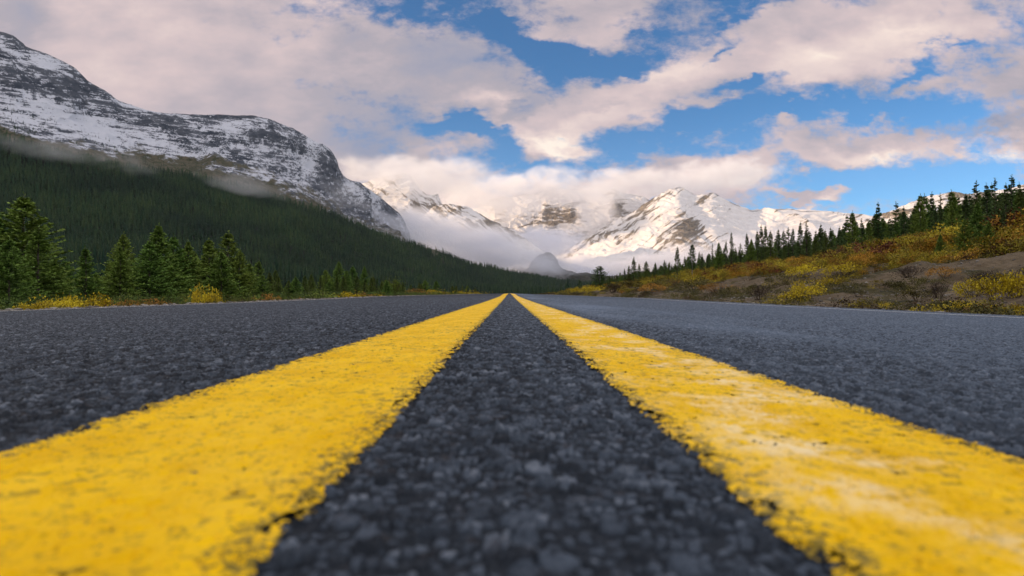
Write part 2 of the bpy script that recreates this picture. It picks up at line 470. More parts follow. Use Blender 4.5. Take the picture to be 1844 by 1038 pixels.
# plain carriageway for the rest, a little lower where the detailed sheet lies on it
xs = np.linspace(ROAD_L, ROAD_R, 44)
yr = np.concatenate([np.linspace(-25, 0, 26), np.linspace(.5, 16, 32), np.linspace(16.5, 60, 60), np.linspace(61, 400, 170)])
X2, Y2 = np.meshgrid(xs, yr)
under = 1 - sstep(Y2, 12.5, 14.0)
behind = 1 - sstep(-Y2, 0.0, 1.0)
Z2 = road_z(X2, Y2) - .006 * under * behind
V2 = np.stack([X2, Y2, Z2], -1).reshape(-1, 3)
F2 = grid_faces(len(yr), len(xs)) + len(V1)
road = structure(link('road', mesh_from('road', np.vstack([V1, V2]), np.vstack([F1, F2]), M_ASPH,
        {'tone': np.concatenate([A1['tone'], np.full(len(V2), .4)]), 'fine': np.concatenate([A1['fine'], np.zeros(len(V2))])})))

# yellow centre lines: a thin coat that follows the stones, ragged at its edges
def yellow_line(x0, x1, seed):
    ragx = (fbm(Xg * 330, Yg * 330, 3, seed, .7) - .5) * .006 + (fbm(Xg * 40, Yg * 40, 3, seed + 1) - .5) * .005
    inside = np.minimum(Xg + ragx - x0, x1 - Xg - ragx)
    pit = sstep(-(az - .0012), .0002, .0016)
    chip = fbm(Xg * 210, Yg * 210, 4, seed + 2, .65)
    mask = (inside > 0) & ~((az < .0000) & (chip > .80)) & ~((inside < .006) & (az < .0003) & (chip > .56))
    lift = .0007 + .0004 * sstep(inside, 0, .004)
    Z = Zbase + np.maximum(az - .0012, -.0009) * (.25 + .75 * fadeo) * .5 + lift
    V = np.stack([Xg, Yg, Z], -1).reshape(-1, 3)
    kp = mask.ravel()[Fg].all(1)
    Va, Fa, Aa = compact(V, Fg[kp], {'pit': (pit * sstep(chip, .50, .62)).ravel(), 'edge': (1 - sstep(inside, .001, .022)).ravel()})
    xs_ = np.linspace(x0, x1, 5); yy = np.concatenate([np.linspace(13.9, 60, 90), np.linspace(61, 300, 120)])
    X_, Y_ = np.meshgrid(xs_, yy)
    Vb = np.stack([X_, Y_, road_z(X_, Y_) + .003], -1).reshape(-1, 3)
    Fb = grid_faces(len(yy), 5) + len(Va)
    Xc, Yc = np.meshgrid(xs_, np.linspace(-25, .05, 30))
    Vc = np.stack([Xc, Yc, road_z(Xc, Yc) + .002], -1).reshape(-1, 3)
    Fc = grid_faces(30, 5) + len(Va) + len(Vb)
    A = {k_: np.concatenate([Aa[k_], np.zeros(len(Vb) + len(Vc))]) for k_ in ('pit', 'edge')}
    return structure(link('yellow_line', mesh_from('yellow_line', np.vstack([Va, Vb, Vc]), np.vstack([Fa, Fb, Fc]), M_YEL, A)))
yellow_line(-.1655, -.0445, 51)
yellow_line(.0560, .1665, 61)
for xe in (EDGE_L, EDGE_R):
    yy = np.concatenate([np.linspace(-25, 20, 60), np.linspace(21, 130, 90)])
    X_, Y_ = np.meshgrid(np.linspace(xe - .05, xe + .05, 3), yy)
    V = np.stack([X_, Y_, road_z(X_, Y_) + .004], -1).reshape(-1, 3)
    structure(link('white_line', mesh_from('white_line', V, grid_faces(len(yy), 3), M_WHITE)))

# ------------------------------------------------------------------ ground sheet
def spaced(fine_lo, fine_hi, step, lo, hi, growth=1.07):
    a = list(np.arange(fine_lo, fine_hi + 1e-6, step))
    s = step; v = a[-1]
    while v < hi: s *= growth; v += s; a.append(min(v, hi))
    s = step; v = a[0]; pre = []
    while v > lo: s *= growth; v -= s; pre.append(max(v, lo))
    return np.array(pre[::-1] + a)
def ground_mat():
    m, n, out = new_mat('ground')
    pos = n.new('ShaderNodeNewGeometry').outputs['Position']
    x, y, z = n.sep(pos)
    a = n.noise(pos, .5, 6, .6); b = n.noise(pos, 5, 6, .65); c = n.noise(pos, 38, 4, .7)
    dirt = n.mix(n.rng(b, .3, .7), (.105, .078, .046), (.195, .150, .096))
    dirt = n.mix(n.rng(a, .35, .65, 0, .6), dirt, (.10, .075, .050))
    dirt = n.mix(n.rng(c, .62, .72), dirt, (.26, .24, .21))
    dirt = n.mix(n.rng(c, .36, .26), dirt, (.045, .036, .028))
    veg = n.mix(n.rng(b, .3, .7), (.028, .030, .012), (.075, .060, .022))
    # gravel only on the bare bank beside the road
    bank = n.math('MULTIPLY', n.rng(x, 4.0, 4.8), n.rng(x, 19, 13))
    bank = n.math('MULTIPLY', bank, n.rng(n.noise(n.mapping(pos, rot=(0, 0, .6), scale=(1, .35, 1)), .55, 5, .6), .60, .50))
    sh = n.math('MULTIPLY', n.rng(x, -4.4, -3.8), n.rng(x, 5.2, 4.6))
    base = n.mix(n.math('MAXIMUM', bank, sh), veg, dirt)
    bp = n.bump(b, .8, .12); bp = n.bump(c, .8, .02, bp)
    principled(n, out, base, .95, bp, .15)
    return m
gx = spaced(-6, 24, .14, -9800, 9800, 1.08); gy = spaced(1.5, 62, .14, -180, 11800, 1.06)
GX, GY = np.meshgrid(gx, gy)
GZ = ground_z(GX, GY)
structure(link('ground', mesh_from('ground', np.stack([GX, GY, GZ], -1).reshape(-1, 3), grid_faces(len(gy), len(gx)), ground_mat())))

# ------------------------------------------------------------------ mountains
def mountain_mat():
    m, n, out = new_mat('mountain')
    pos = n.new('ShaderNodeNewGeometry').outputs['Position']
    rock = n.attr('rock').outputs['Fac']; scrub = n.attr('scrub').outputs['Fac']
    a = n.noise(n.mapping(pos, scale=(1, 1, 2.2)), .012, 7, .65)
    f = n.noise(pos, .07, 4, .65); g = n.noise(n.mapping(pos, scale=(1, 1, 1.8)), .22, 4, .7); dust = n.attr('dust').outputs['Fac']
    rk = n.rng(n.math('ADD', rock, n.math('ADD', n.math('MULTIPLY_ADD', f, 1.0, -.5), n.math('MULTIPLY', n.math('MULTIPLY_ADD', g, 2.6, -1.28), dust))), .36, .62)
    rc = n.mix(n.rng(a, .35, .65), (.026, .034, .050), (.074, .084, .104))
    rc = n.mix(n.rng(f, .55, .75, 0, .35), rc, (.20, .20, .20))
    rc = n.mix(n.rng(dust, .9, .4), rc, n.mix(n.rng(f, .35, .65), (.085, .078, .075), (.26, .215, .165)))
    sn = n.mix(n.rng(a, .3, .7), (.70, .66, .64), (.80, .76, .73))
    sn = n.mix(dust, sn, (.50, .52, .58))
    base = n.mix(rk, sn, rc)
    sc_c = n.mix(n.rng(f, .38, .62), (.030, .036, .018), (.092, .080, .052))
    base = n.mix(n.rng(n.math('ADD', scrub, n.math('MULTIPLY_ADD', f, 1.0, -.5)), .3, .7), base, sc_c)
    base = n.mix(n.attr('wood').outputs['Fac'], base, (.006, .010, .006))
    bp = n.bump(f, .6, 6.0)
    principled(n, out, base, .85, bp, .15)
    return m
M_MTN = mountain_mat()

def curve(pts):
    pts = sorted(pts); a = np.array(pts, float)
    return lambda s: (pchip(s, a[:, 0], a[:, 1]), pchip(s, a[:, 0], a[:, 2]))
def loft(pxs, curves, rows):
    """curves: list of functions px -> (py, depth); rows: rows between neighbours. Returns X,Y,Z,K"""
    P_ = []
    for c in curves:
        py, d = c(pxs)
        P_.append(np.stack([(pxs - VX) / F * d, d, CAMZ + (Y0 - py) / F * d], -1))
    out = []; K = []
    for i in range(len(P_) - 1):
        last = i == len(P_) - 2
        t = np.linspace(0, 1, rows[i] + (1 if last else 0), endpoint=last)
        for tt in t:
            out.append(P_[i] * (1 - tt) + P_[i + 1] * tt); K.append(i + tt)
    return np.array(out), np.array(K)
def offset_c(c, dpy, dd):
    return lambda s: (c(s)[0] + dpy, c(s)[1] + dd)
def blobsum(px, py, lst):
    s = 0
    for cx, cy, rx, ry, rot, wt in lst:
        r = math.radians(rot); X = px - cx; Y = -(py - cy)
        u = (X * math.cos(r) + Y * math.sin(r)) / rx; v = (-X * math.sin(r) + Y * math.cos(r)) / ry
        s = s + wt * np.exp(-(u * u + v * v) * 1.2)
    return s

def relief(Pg, amp, scale, seed, taper, strata=0.0, dipx=0.0, shear=0.0, rib=.45, fine=.6):
    """pushes the loft along its own normal with ridged noise; returns new points and the noise"""
    R, Cn, _ = Pg.shape
    du = np.gradient(Pg, axis=1); dv = np.gradient(Pg, axis=0)
    N = np.cross(du, dv); N /= np.linalg.norm(N, axis=-1, keepdims=True) + 1e-9
    N[N[..., 2] < 0] *= -1
    S = np.cumsum(np.linalg.norm(du, axis=-1), axis=1); T = np.cumsum(np.linalg.norm(dv, axis=-1), axis=0)
    S = S[R // 2][None, :] + 0 * T; T = T[:, Cn // 2][:, None] + 0 * S
    s, t = S / scale, T / scale
    wq = fbm(s * .7, t * .7, 3, seed + 9) * (1.6 if rib > .4 else .9)
    n1 = ridged(s + wq + shear * t, t * rib + wq * (1 if rib > .4 else .5), 6, seed, .5) - .42
    n2 = fbm(s * 3.3, t * 3.3, 5, seed + 3) - .5
    st = 0
    if strata:
        h = (Pg[..., 2] + dipx * S) / strata + fbm(s * 1.6, t * 1.6, 5, seed + 6) * 3.2
        st = np.abs((h % 1) - .5) * 2 - .5
    disp = (n1 * 1.0 + n2 * fine) * amp + st * amp * .22
    disp *= taper
    return Pg + N * disp[..., None], n1, n2, st, S, T

# 1) forested flank on the left
foot = curve([(-1500, 548, 520), (0, 546, 520), (400, 541, 720), (700, 538, 1000), (900, 536, 1500), (1040, 534, 2600), (1120, 533, 3600), (1300, 532, 4800)])
ftop = curve([(-1500, -60, 1450), (-1200, 20, 1450), (-500, 175, 1400), (0, 262, 1400), (100, 285, 1480), (200, 300, 1580), (300, 312, 1700), (400, 330, 1850), (480, 352, 2000),
              (560, 378, 2150), (640, 408, 2400), (700, 430, 2600), (780, 452, 2900), (840, 474, 3150), (900, 490, 3450), (960, 500, 3900), (1040, 509, 4500), (1120, 517, 5000), (1200, 526, 5300), (1300, 531, 5600)])
pxs1 = np.concatenate([np.linspace(-1500, -60, 110), np.linspace(-50, 1300, 500)])
mid1 = lambda s: (foot(s)[0] * .62 + ftop(s)[0] * .38, foot(s)[1] * .55 + ftop(s)[1] * .45)
G1, K1 = loft(pxs1, [foot, mid1, ftop, offset_c(ftop, 12, 420), offset_c(ftop, 80, 1200)], [60, 100, 14, 8])
tp = sstep(K1, 0, .5)[:, None] * (1 - .45 * sstep(K1, 1.4, 2)[:, None]) + 0 * G1[..., 0]
G1d, n1a, n1b, _, S1, T1 = relief(G1, 34, 420, 71, tp)
pxv = VX + F * G1d[..., 0] / G1d[..., 1]; pyv = Y0 - F * G1d[..., 2] / G1d[..., 1]
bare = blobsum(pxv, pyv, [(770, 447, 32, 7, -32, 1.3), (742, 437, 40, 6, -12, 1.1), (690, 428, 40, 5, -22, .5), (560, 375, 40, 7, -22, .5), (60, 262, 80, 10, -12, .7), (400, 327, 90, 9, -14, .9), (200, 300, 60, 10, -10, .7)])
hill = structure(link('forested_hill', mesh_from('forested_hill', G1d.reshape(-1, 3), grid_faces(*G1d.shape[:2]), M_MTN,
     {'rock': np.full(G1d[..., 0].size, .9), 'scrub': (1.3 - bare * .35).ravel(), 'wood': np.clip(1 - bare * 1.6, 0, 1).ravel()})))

# 2) snow-dusted rocky ridge above it
ridge = curve([(-1500, -420, 1830), (-1200, -330, 1850), (-500, -60, 1950), (-150, 20, 2050), (-60, 45, 2080), (0, 61, 2100), (22, 66, 2110), (45, 84, 2120), (90, 101, 2150), (130, 122, 2200), (160, 150, 2250),
     (190, 166, 2300), (215, 183, 2350), (245, 194, 2400), (285, 204, 2450), (340, 207, 2520), (400, 208, 2600), (450, 209, 2680), (480, 216, 2750), (520, 228, 2830), (550, 243, 2900), (575, 259, 2960), (598, 274, 3010), (607, 290, 3050),
     (611, 303, 3090), (618, 314, 3150), (640, 328, 3300), (665, 341, 3450), (690, 359, 3600), (705, 372, 3680), (720, 386, 3600), (735, 418, 3500), (750, 455, 3450), (790, 500, 3500), (860, 520, 4200), (940, 525, 4500)])
base2 = lambda s: (ftop(s)[0] + 6, ftop(s)[1] + 60)
apron = lambda s: (base2(s)[0] * .60 + ridge(s)[0] * .40, base2(s)[1] * .45 + ridge(s)[1] * .55)
pxs2 = np.concatenate([np.linspace(-1500, -40, 120), np.linspace(-35, 940, 1000)])
back2 = lambda s: (ridge(s)[0] + 6, ridge(s)[1] + 300)
back3 = lambda s: (ridge(s)[0] * .4 + 530 * .6, ridge(s)[1] + 1500)
G2, K2 = loft(pxs2, [base2, apron, ridge, back2, back3], [130, 300, 8, 10])
tp2 = (sstep(K2, 0, .25) * (.45 + .55 * sstep(K2, .5, 1.1)) * (1 - .62 * sstep(K2, 1.55, 2.0)))[:, None] + 0 * G2[..., 0]
G2d, r1, r2, rst, S2, T2 = relief(G2, 44, 330, 83, tp2, 46.0, .16)
pxv = VX + F * G2d[..., 0] / G2d[..., 1]; pyv = Y0 - F * G2d[..., 2] / G2d[..., 1]
LB = [  # where bare rock shows (positive) or snow lies whole (negative)
 (20, 72, 45, 12, -30, 1.1), (230, 205, 40, 14, -30, -.2), (60, 140, 130, 14, -10, .75), (110, 165, 90, 12, -8, .85), (20, 155, 70, 16, -14, .8), (130, 150, 40, 26, -30, .9), (30, 195, 160, 12, -16, .55),
 (190, 185, 40, 14, -35, .7), (140, 200, 50, 7, -10, .7), (60, 105, 110, 9, -24, -.9), (90, 212, 150, 12, -20, -1.0), (170, 235, 170, 16, -26, -1.3), (280, 255, 110, 14, -20, -1.0), (30, 210, 90, 18, -28, -.7),
 (300, 222, 60, 12, -14, .5), (345, 215, 60, 8, 0, .1), (420, 212, 50, 4.5, 0, 1.3), (430, 225, 60, 7, 4, -1.2), (390, 250, 18, 40, 38, .9), (425, 285, 12, 22, 40, 1.2), (455, 255, 45, 26, 30, .65), (470, 240, 20, 14, 30, .5),
 (340, 240, 80, 14, -18, .35), (350, 262, 100, 14, -16, -.25), (500, 270, 40, 30, 40, .15), (540, 250, 14, 30, -40, .5), (525, 290, 30, 40, 45, .25), (555, 300, 12, 40, -14, -.9), (590, 300, 26, 34, -30, .75), (600, 330, 34, 40, -30, .6),
 (640, 375, 50, 26, -25, 1.2), (480, 320, 60, 10, -26, -.4), (440, 300, 50, 10, -30, -.5), (640, 345, 10, 22, 40, -1.0), (665, 360, 14, 22, 45, -.6), (700, 378, 20, 18, -40, .9), (560, 330, 40, 14, -30, .8), (580, 262, 22, 8, -35, -.6),
 (400, 300, 60, 10, -20, .4), (250, 265, 50, 8, -15, .2)]
along = fbm((pxv + pyv * .6) * .035, (pyv - pxv * .16) * .22, 5, 91, .65) - .5
streak = fbm(S2 * .018, T2 * .0035, 4, 95) - .5
nose = sstep(pxv, 430, 560)
rock2 = .50 + blobsum(pxv, pyv, LB) * .48 + along * 1.3 * (1 - nose * .5) + (fbm((pxv + pyv * .5) * .022, (pyv - pxv * .14) * .50, 4, 93, .6) - .5) * 1.5 * (1 - nose * .7) + (r1 * .6 + r2 * .5) * .8 + streak * .5 * nose + rst * .15
rock2 += (fbm(S2 * .05, T2 * .05, 5, 99, .7) - .5) * 1.9
rock2 = .5 + (rock2 - .5) * .85
lowb = base2(pxv)[0] - pyv
scr2 = 1.15 * (1 - sstep(lowb + (fbm(S2 * .008, T2 * .008, 5, 96, .65) - .5) * 90, 6, 70 + 0 * pxv))
scr2 = scr2 * (1 - .6 * sstep(pxv, 480, 620)) * sstep(pxv, 730, 640) if False else scr2 * (1 - .5 * sstep(pxv, 480, 620))
mtn = structure(link('snowy_ridge', mesh_from('snowy_ridge', G2d.reshape(-1, 3), grid_faces(*G2d.shape[:2]), M_MTN,
     {'rock': np.clip(rock2, -.5, 1.5).ravel(), 'scrub': scr2.ravel(), 'dust': np.ones(rock2.size)})))

# unseen ridge added beside and behind the viewpoint, to keep sun off the road
yy_ = np.linspace(-5200, 1750, 150); tt_ = np.concatenate([np.linspace(0, 1, 60), np.linspace(1.03, 1.8, 20)])
YY, TT = np.meshgrid(yy_, tt_)
hgt = 900 + 160 * (fbm(YY / 900, YY * 0 + 3, 3, 61) - .5) * 2
prof = np.where(TT < 1, TT ** 1.25, 1 - (TT - 1) * .9)
XX = -(650 + 1400 * TT) - 90 * (fbm(YY / 500, TT * 2, 3, 63) - .5)
ZZ = np.maximum(hgt * prof + 120 * (ridged(YY / 420, TT * 1.5, 5, 65) - .45) * sstep(TT, .05, .5), -6) - 8
structure(link('unseen_shade_ridge', mesh_from('unseen_shade_ridge', np.stack([XX, YY, ZZ], -1).reshape(-1, 3), grid_faces(*YY.shape)[:, ::-1], M_MTN,
     {'rock': (.5 + (fbm(YY / 60, TT * 20, 4, 67) - .5) * 1.5).ravel(), 'scrub': (1 - sstep(TT, .3, .5)).ravel(), 'dust': np.ones(YY.size), 'wood': (1 - sstep(TT, .2, .4)).ravel()})))

# 3) far snow mountains
def far_mountain(name, pts, depth, px0, px1, n, base_py, base_d, amp, scale, seed, base_rock, blobs, strata=60., dip=.1, rows=150, scrub=0.0, taper_top=.4, shear=.6, ang=30.):
    rc = curve([(a, b, depth + (a - px0) * .3) for a, b in pts])
    bc = lambda s: (np.full_like(s, base_py, float), np.full_like(s, base_d, float))
    md = lambda s: (rc(s)[0] * .52 + base_py * .48, rc(s)[1] * .62 + base_d * .38)
    bk = lambda s: (rc(s)[0] + 8, rc(s)[1] + 500)
    bk2 = lambda s: (rc(s)[0] * .2 + (Y0 + 6) * .8, rc(s)[1] + 1400)
    pxs = np.linspace(px0, px1, n)
    Gm, Km = loft(pxs, [bc, md, rc, bk, bk2], [rows // 2, rows, 6, 6])
    edge = sstep(pxs, px0, px0 + 25) * (1 - sstep(pxs, px1 - 25, px1))
    tp = (sstep(Km, 0, .3) * (1 - taper_top * sstep(Km, 1.6, 2.0)))[:, None] * (.3 + .7 * edge)[None, :]
    Gd, a1, a2, a3, S, T = relief(Gm, amp, scale, seed, tp, strata, dip, shear, .30, .22)
    px = VX + F * Gd[..., 0] / Gd[..., 1]; py = Y0 - F * Gd[..., 2] / Gd[..., 1]
    ca, sa = math.cos(math.radians(ang)), math.sin(math.radians(ang))
    qu = px * ca - py * sa; qv = px * sa + py * ca + (fbm(px * .03, py * .03, 3, seed + 15) - .5) * 16
    rk = base_rock + blobsum(px, py, blobs) * .55 + a1 * .9 + (fbm(qu * .035, qv * .30, 5, seed + 12, .6) - .5) * 1.9 + (fbm(S / scale * 7, T / scale * 7, 5, seed + 13, .7) - .5) * .9
    return structure(link(name, mesh_from(name, Gd.reshape(-1, 3), grid_faces(*Gd.shape[:2]), M_MTN,
                     {'rock': np.clip(rk, -.5, 1.5).ravel(), 'scrub': np.full(rk.size, scrub * .1), 'wood': np.full(rk.size, scrub * .85), 'dust': np.full(rk.size, .3)})))
far_mountain('snowy_pyramid_peak', [(560, 420), (600, 372), (640, 338), (660, 326), (690, 318), (715, 314), (736, 314), (750, 330), (760, 343), (772, 350), (789, 349), (794, 362), (806, 374), (840, 392), (880, 415), (930, 450), (1000, 490), (1060, 512)],
     7300, 540, 1060, 420, 505, 5600, 90, 520, 131, .36, [(755, 378, 24, 16, 0, .9), (782, 388, 14, 12, 0, 1.0), (740, 350, 30, 20, -40, .15), (700, 345, 60, 20, 0, -.2)], shear=-.5, ang=-35.)
far_mountain('snowy_shoulder', [(720, 420), (760, 392), (790, 372), (815, 370), (835, 373), (860, 384), (880, 396), (905, 409), (925, 419), (950, 434), (985, 455), (1040, 485), (1100, 505)],
     6500, 715, 1105, 340, 510, 5300, 85, 400, 147, .22, [(890, 412, 18, 4, -32, .9), (825, 385, 8, 3, 0, .5)], shear=-.5, ang=-30.)
far_mountain('snowy_central_massif', [(800, 420), (840, 380), (880, 362), (920, 352), (960, 345), (1000, 338), (1040, 338), (1080, 342), (1120, 345), (1160, 352), (1200, 375), (1260, 420)],
     10300, 795, 1270, 520, 500, 8600, 170, 620, 163, .28, [(985, 392, 55, 28, 0, 1.2), (1035, 385, 14, 26, -10, 1.0), (1110, 375, 28, 14, 50, 1.1), (1068, 347, 12, 4, 10, 1.0), (930, 380, 50, 20, 0, -.6), (1000, 355, 80, 10, 0, -.7)], strata=90, shear=.1, ang=4.)
far_mountain('snowy_main_peak', [(985, 470), (1010, 455), (1040, 436), (1060, 424), (1085, 408), (1110, 394), (1140, 380), (1160, 366), (1180, 352), (1195, 343), (1208, 338), (1222, 335), (1238, 341), (1252, 349), (1268, 348), (1284, 345), (1298, 350), (1316, 361), (1340, 371),
     (1360, 377), (1400, 373), (1435, 375), (1480, 380), (1540, 387), (1600, 396), (1680, 412), (1760, 430)],
     9000, 975, 1770, 820, 505, 7200, 125, 680, 179, .27, [(1205, 352, 40, 12, 25, .7), (1150, 385, 46, 12, 38, .75), (1070, 425, 50, 12, 25, .7), (1262, 360, 26, 8, 20, .7), (1240, 415, 34, 16, 30, .75), (1125, 425, 40, 10, 35, .6), (1160, 360, 16, 10, 50, .6),
      (1195, 395, 60, 10, 38, -.9), (1110, 445, 90, 8, 20, -.4), (1300, 400, 70, 26, 0, -.5), (1450, 400, 140, 30, 0, -.6), (1300, 360, 20, 8, -30, .5), (1200, 370, 40, 10, 40, -.6)], strata=75, rows=230, shear=.9, ang=32.)
far_mountain('snowy_right_summit', [(1540, 405), (1590, 388), (1625, 370), (1650, 360), (1680, 353), (1715, 350), (1745, 351), (1790, 344), (1844, 331), (1920, 318), (2050, 330), (2200, 380)],
     4600, 1530, 2220, 420, 500, 3600, 60, 420, 191, .42, [(1640, 362, 30, 6, 20, .5)], ang=10.)
far_mountain('dark_butte', [(930, 500), (950, 485), (966, 466), (978, 458), (990, 457), (1000, 466), (1008, 480), (1022, 489), (1050, 494), (1090, 496), (1130, 492), (1170, 488), (1230, 490), (1320, 496), (1420, 505)],
     5600, 925, 1425, 300, 528, 4700, 60, 240, 203, 1.3, [], scrub=1.0)

# ------------------------------------------------------------------ forest
def needle_mat(name, c1, c2, c3, w3=.3):
    m, n, out = new_mat(name)
    oi = n.new('ShaderNodeObjectInfo'); tn = n.attr('tone').outputs['Fac']
    pos = n.new('ShaderNodeNewGeometry').outputs['Position']
    base = n.mix(tn, c1, c2)
    base = n.mix(n.math('MULTIPLY', n.rng(oi.outputs['Random'], 0, 1, smooth=False), w3), base, c3)
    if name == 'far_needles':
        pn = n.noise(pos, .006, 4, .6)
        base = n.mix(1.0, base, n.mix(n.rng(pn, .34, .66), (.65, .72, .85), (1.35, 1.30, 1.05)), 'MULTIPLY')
    b = principled(n, out, base, .75, None, .2)
    return m
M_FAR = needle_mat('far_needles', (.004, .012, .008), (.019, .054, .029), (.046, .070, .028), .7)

def far_tree(seed, fat=.15):
    r = random.Random(seed); V = []; Fc = []; tone = []
    for L in range(7):
        z0 = .05 + .13 * L; h = .24 if L < 6 else .17
        rad = fat * (1 - .86 * (L / 6.5) ** .85); k = 7
        top = len(V); V.append((r.uniform(-.006, .006), r.uniform(-.006, .006), z0 + h))
        a0 = r.random() * 6.28
        for i in range(k):
            q = rad * r.uniform(.62, 1.25) * (1.0 if i % 2 else .7); a = a0 + i / k * 6.283
            V.append((q * math.cos(a), q * math.sin(a), z0 - r.uniform(0, .05)))
        for i in range(k):
            Fc.append((top, top + 1 + i, top + 1 + (i + 1) % k)); tone.append(r.random())
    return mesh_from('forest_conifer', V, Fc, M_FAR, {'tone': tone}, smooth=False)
protos = bpy.data.collections.new('forest_kinds')
for i in range(6):
    protos.objects.link(bpy.data.objects.new('forest_conifer_kind', far_tree(i + 1, (.13, .16, .11, .19, .145, .12)[i])))

def scatter(name, pts, scale, collection, seed, count, tilt=False):
    me = bpy.data.meshes.new(name)
    me.vertices.add(len(pts)); me.vertices.foreach_set('co', np.asarray(pts, np.float32).ravel())
    r = np.random.RandomState(seed)
    for an, av, ty in (('sc', scale, 'FLOAT'), ('rz', r.rand(len(pts)) * 6.283, 'FLOAT'), ('var', r.randint(0, count, len(pts)), 'INT')):
        a = me.attributes.new(an, ty, 'POINT')
        a.data.foreach_set('value', np.asarray(av, np.float32 if ty == 'FLOAT' else np.int32))
    o = link(name, me); o['kind'] = 'stuff'
    g = bpy.data.node_groups.new(name + '_scatter', 'GeometryNodeTree')
    g.interface.new_socket('Geometry', in_out='INPUT', socket_type='NodeSocketGeometry')
    g.interface.new_socket('Geometry', in_out='OUTPUT', socket_type='NodeSocketGeometry')
    gi = g.nodes.new('NodeGroupInput'); go = g.nodes.new('NodeGroupOutput')
    ip = g.nodes.new('GeometryNodeInstanceOnPoints'); ci = g.nodes.new('GeometryNodeCollectionInfo')
    ci.inputs['Collection'].default_value = collection
    ci.inputs['Separate Children'].default_value = True; ci.inputs['Reset Children'].default_value = True
    def na(nm, ty):
        q = g.nodes.new('GeometryNodeInputNamedAttribute'); q.data_type = ty; q.inputs[0].default_value = nm; return q.outputs[0]
    cx = g.nodes.new('ShaderNodeCombineXYZ'); g.links.new(na('rz', 'FLOAT'), cx.inputs[2])
    ve = g.nodes.new('FunctionNodeEulerToRotation') if hasattr(bpy.types, 'FunctionNodeEulerToRotation') else None
    g.links.new(gi.outputs[0], ip.inputs['Points']); g.links.new(ci.outputs[0], ip.inputs['Instance'])
    ip.inputs['Pick Instance'].default_value = True
    g.links.new(na('var', 'INT'), ip.inputs['Instance Index'])
    if ve: g.links.new(cx.outputs[0], ve.inputs[0]); g.links.new(ve.outputs[0], ip.inputs['Rotation'])
    else: g.links.new(cx.outputs[0], ip.inputs['Rotation'])
    g.links.new(na('sc', 'FLOAT'), ip.inputs['Scale'])
    g.links.new(ip.outputs[0], go.inputs[0])
    md = o.modifiers.new('scatter', 'NODES'); md.node_group = g
    return o

def bilin(Gr, fi, fj):
    i = np.clip(fi.astype(int), 0, Gr.shape[0] - 2); j = np.clip(fj.astype(int), 0, Gr.shape[1] - 2)
    a = (fi - i)[:, None]; b = (fj - j)[:, None]
    return (Gr[i, j] * (1 - a) * (1 - b) + Gr[i + 1, j] * a * (1 - b) + Gr[i, j + 1] * (1 - a) * b + Gr[i + 1, j + 1] * a * b)
rf = np.random.RandomState(11)
# on the flank
N1 = 42000
pj = rf.uniform(-160, 1290, N1); fj = np.interp(pj, pxs1, np.arange(len(pxs1)))
fi = rf.uniform(0, 1, N1) ** .92 * 163
P1 = bilin(G1d, fi, fj)
ppx = VX + F * P1[:, 0] / P1[:, 1]; ppy = Y0 - F * P1[:, 2] / P1[:, 1]
bb = blobsum(ppx, ppy, [(770, 447, 32, 7, -32, 1.3), (742, 437, 40, 6, -12, 1.0), (540, 370, 60, 6, -22, .5), (60, 262, 90, 8, -12, .6), (400, 327, 90, 8, -14, .8), (200, 300, 60, 8, -10, .6)])
kp = rf.rand(N1) > np.clip(bb * 1.0, 0, .97)
P1 = P1[kp]; sc1 = rf.uniform(12, 30, len(P1)) * (.7 + .5 * fbm(P1[:, 0] * .01, P1[:, 1] * .01, 3, 5)) * np.interp(P1[:, 1], [400, 1500, 4500], [.8, 1, 1.15])
# thinning out above the tree line
N2 = 2600
pj = rf.uniform(-150, 560, N2); fj = np.interp(pj, pxs2, np.arange(len(pxs2)))
fi = np.minimum(rf.exponential(34, N2), 120) + 2 
P2 = bilin(G2d, fi, fj)
cl = fbm(P2[:, 0] * .008, P2[:, 1] * .008, 3, 15)
kp = cl > .47; P2 = P2[kp]; sc2 = rf.uniform(5, 11, len(P2))
# valley floor on the left and beyond the crest of the road
N3 = 9000
yy = 70 * (2600 / 70) ** rf.rand(N3); uu = rf.uniform(-1.15, .16, N3)
xx = uu * yy
kp = ((xx < -30 - 8 * rf.rand(N3)) | (yy > 420)) & (yy < 2600)
xx, yy = xx[kp], yy[kp]
P3 = np.stack([xx, yy, ground_z(xx, yy) - .2], -1); sc3 = rf.uniform(5, 13, len(P3)) * np.interp(yy, [70, 400, 2600], [.55, .9, 1.1])
PA = np.vstack([P1, P2, P3]); SA = np.concatenate([sc1, sc2, sc3])
PA[:, 2] -= SA * .04
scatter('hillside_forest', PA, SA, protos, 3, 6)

# ------------------------------------------------------------------ near trees
M_NEED = needle_mat('spruce_needles', (.018, .046, .014), (.170, .300, .055), (.230, .260, .040), .5)
M_NEEDD = needle_mat('dark_fir_needles', (.016, .042, .018), (.110, .185, .055), (.160, .190, .050), .5)
M_NEEDL = needle_mat('light_spruce_needles', (.035, .065, .016), (.130, .190, .040), (.170, .190, .035), .5)
def bark_mat(name, c1, c2):
    m, n, out = new_mat(name)
    pos = n.new('ShaderNodeTexCoord').outputs['Object']
    a = n.noise(n.mapping(pos, scale=(8, 8, 2)), 12, 4, .6)
    principled(n, out, n.mix(n.rng(a, .35, .65), c1, c2), .9, n.bump(a, .6, .01), .1)
    return m
M_BARK = bark_mat('bark', (.05, .04, .032), (.13, .11, .09))
M_PALE = bark_mat('pale_bark', (.20, .18, .15), (.38, .35, .31))

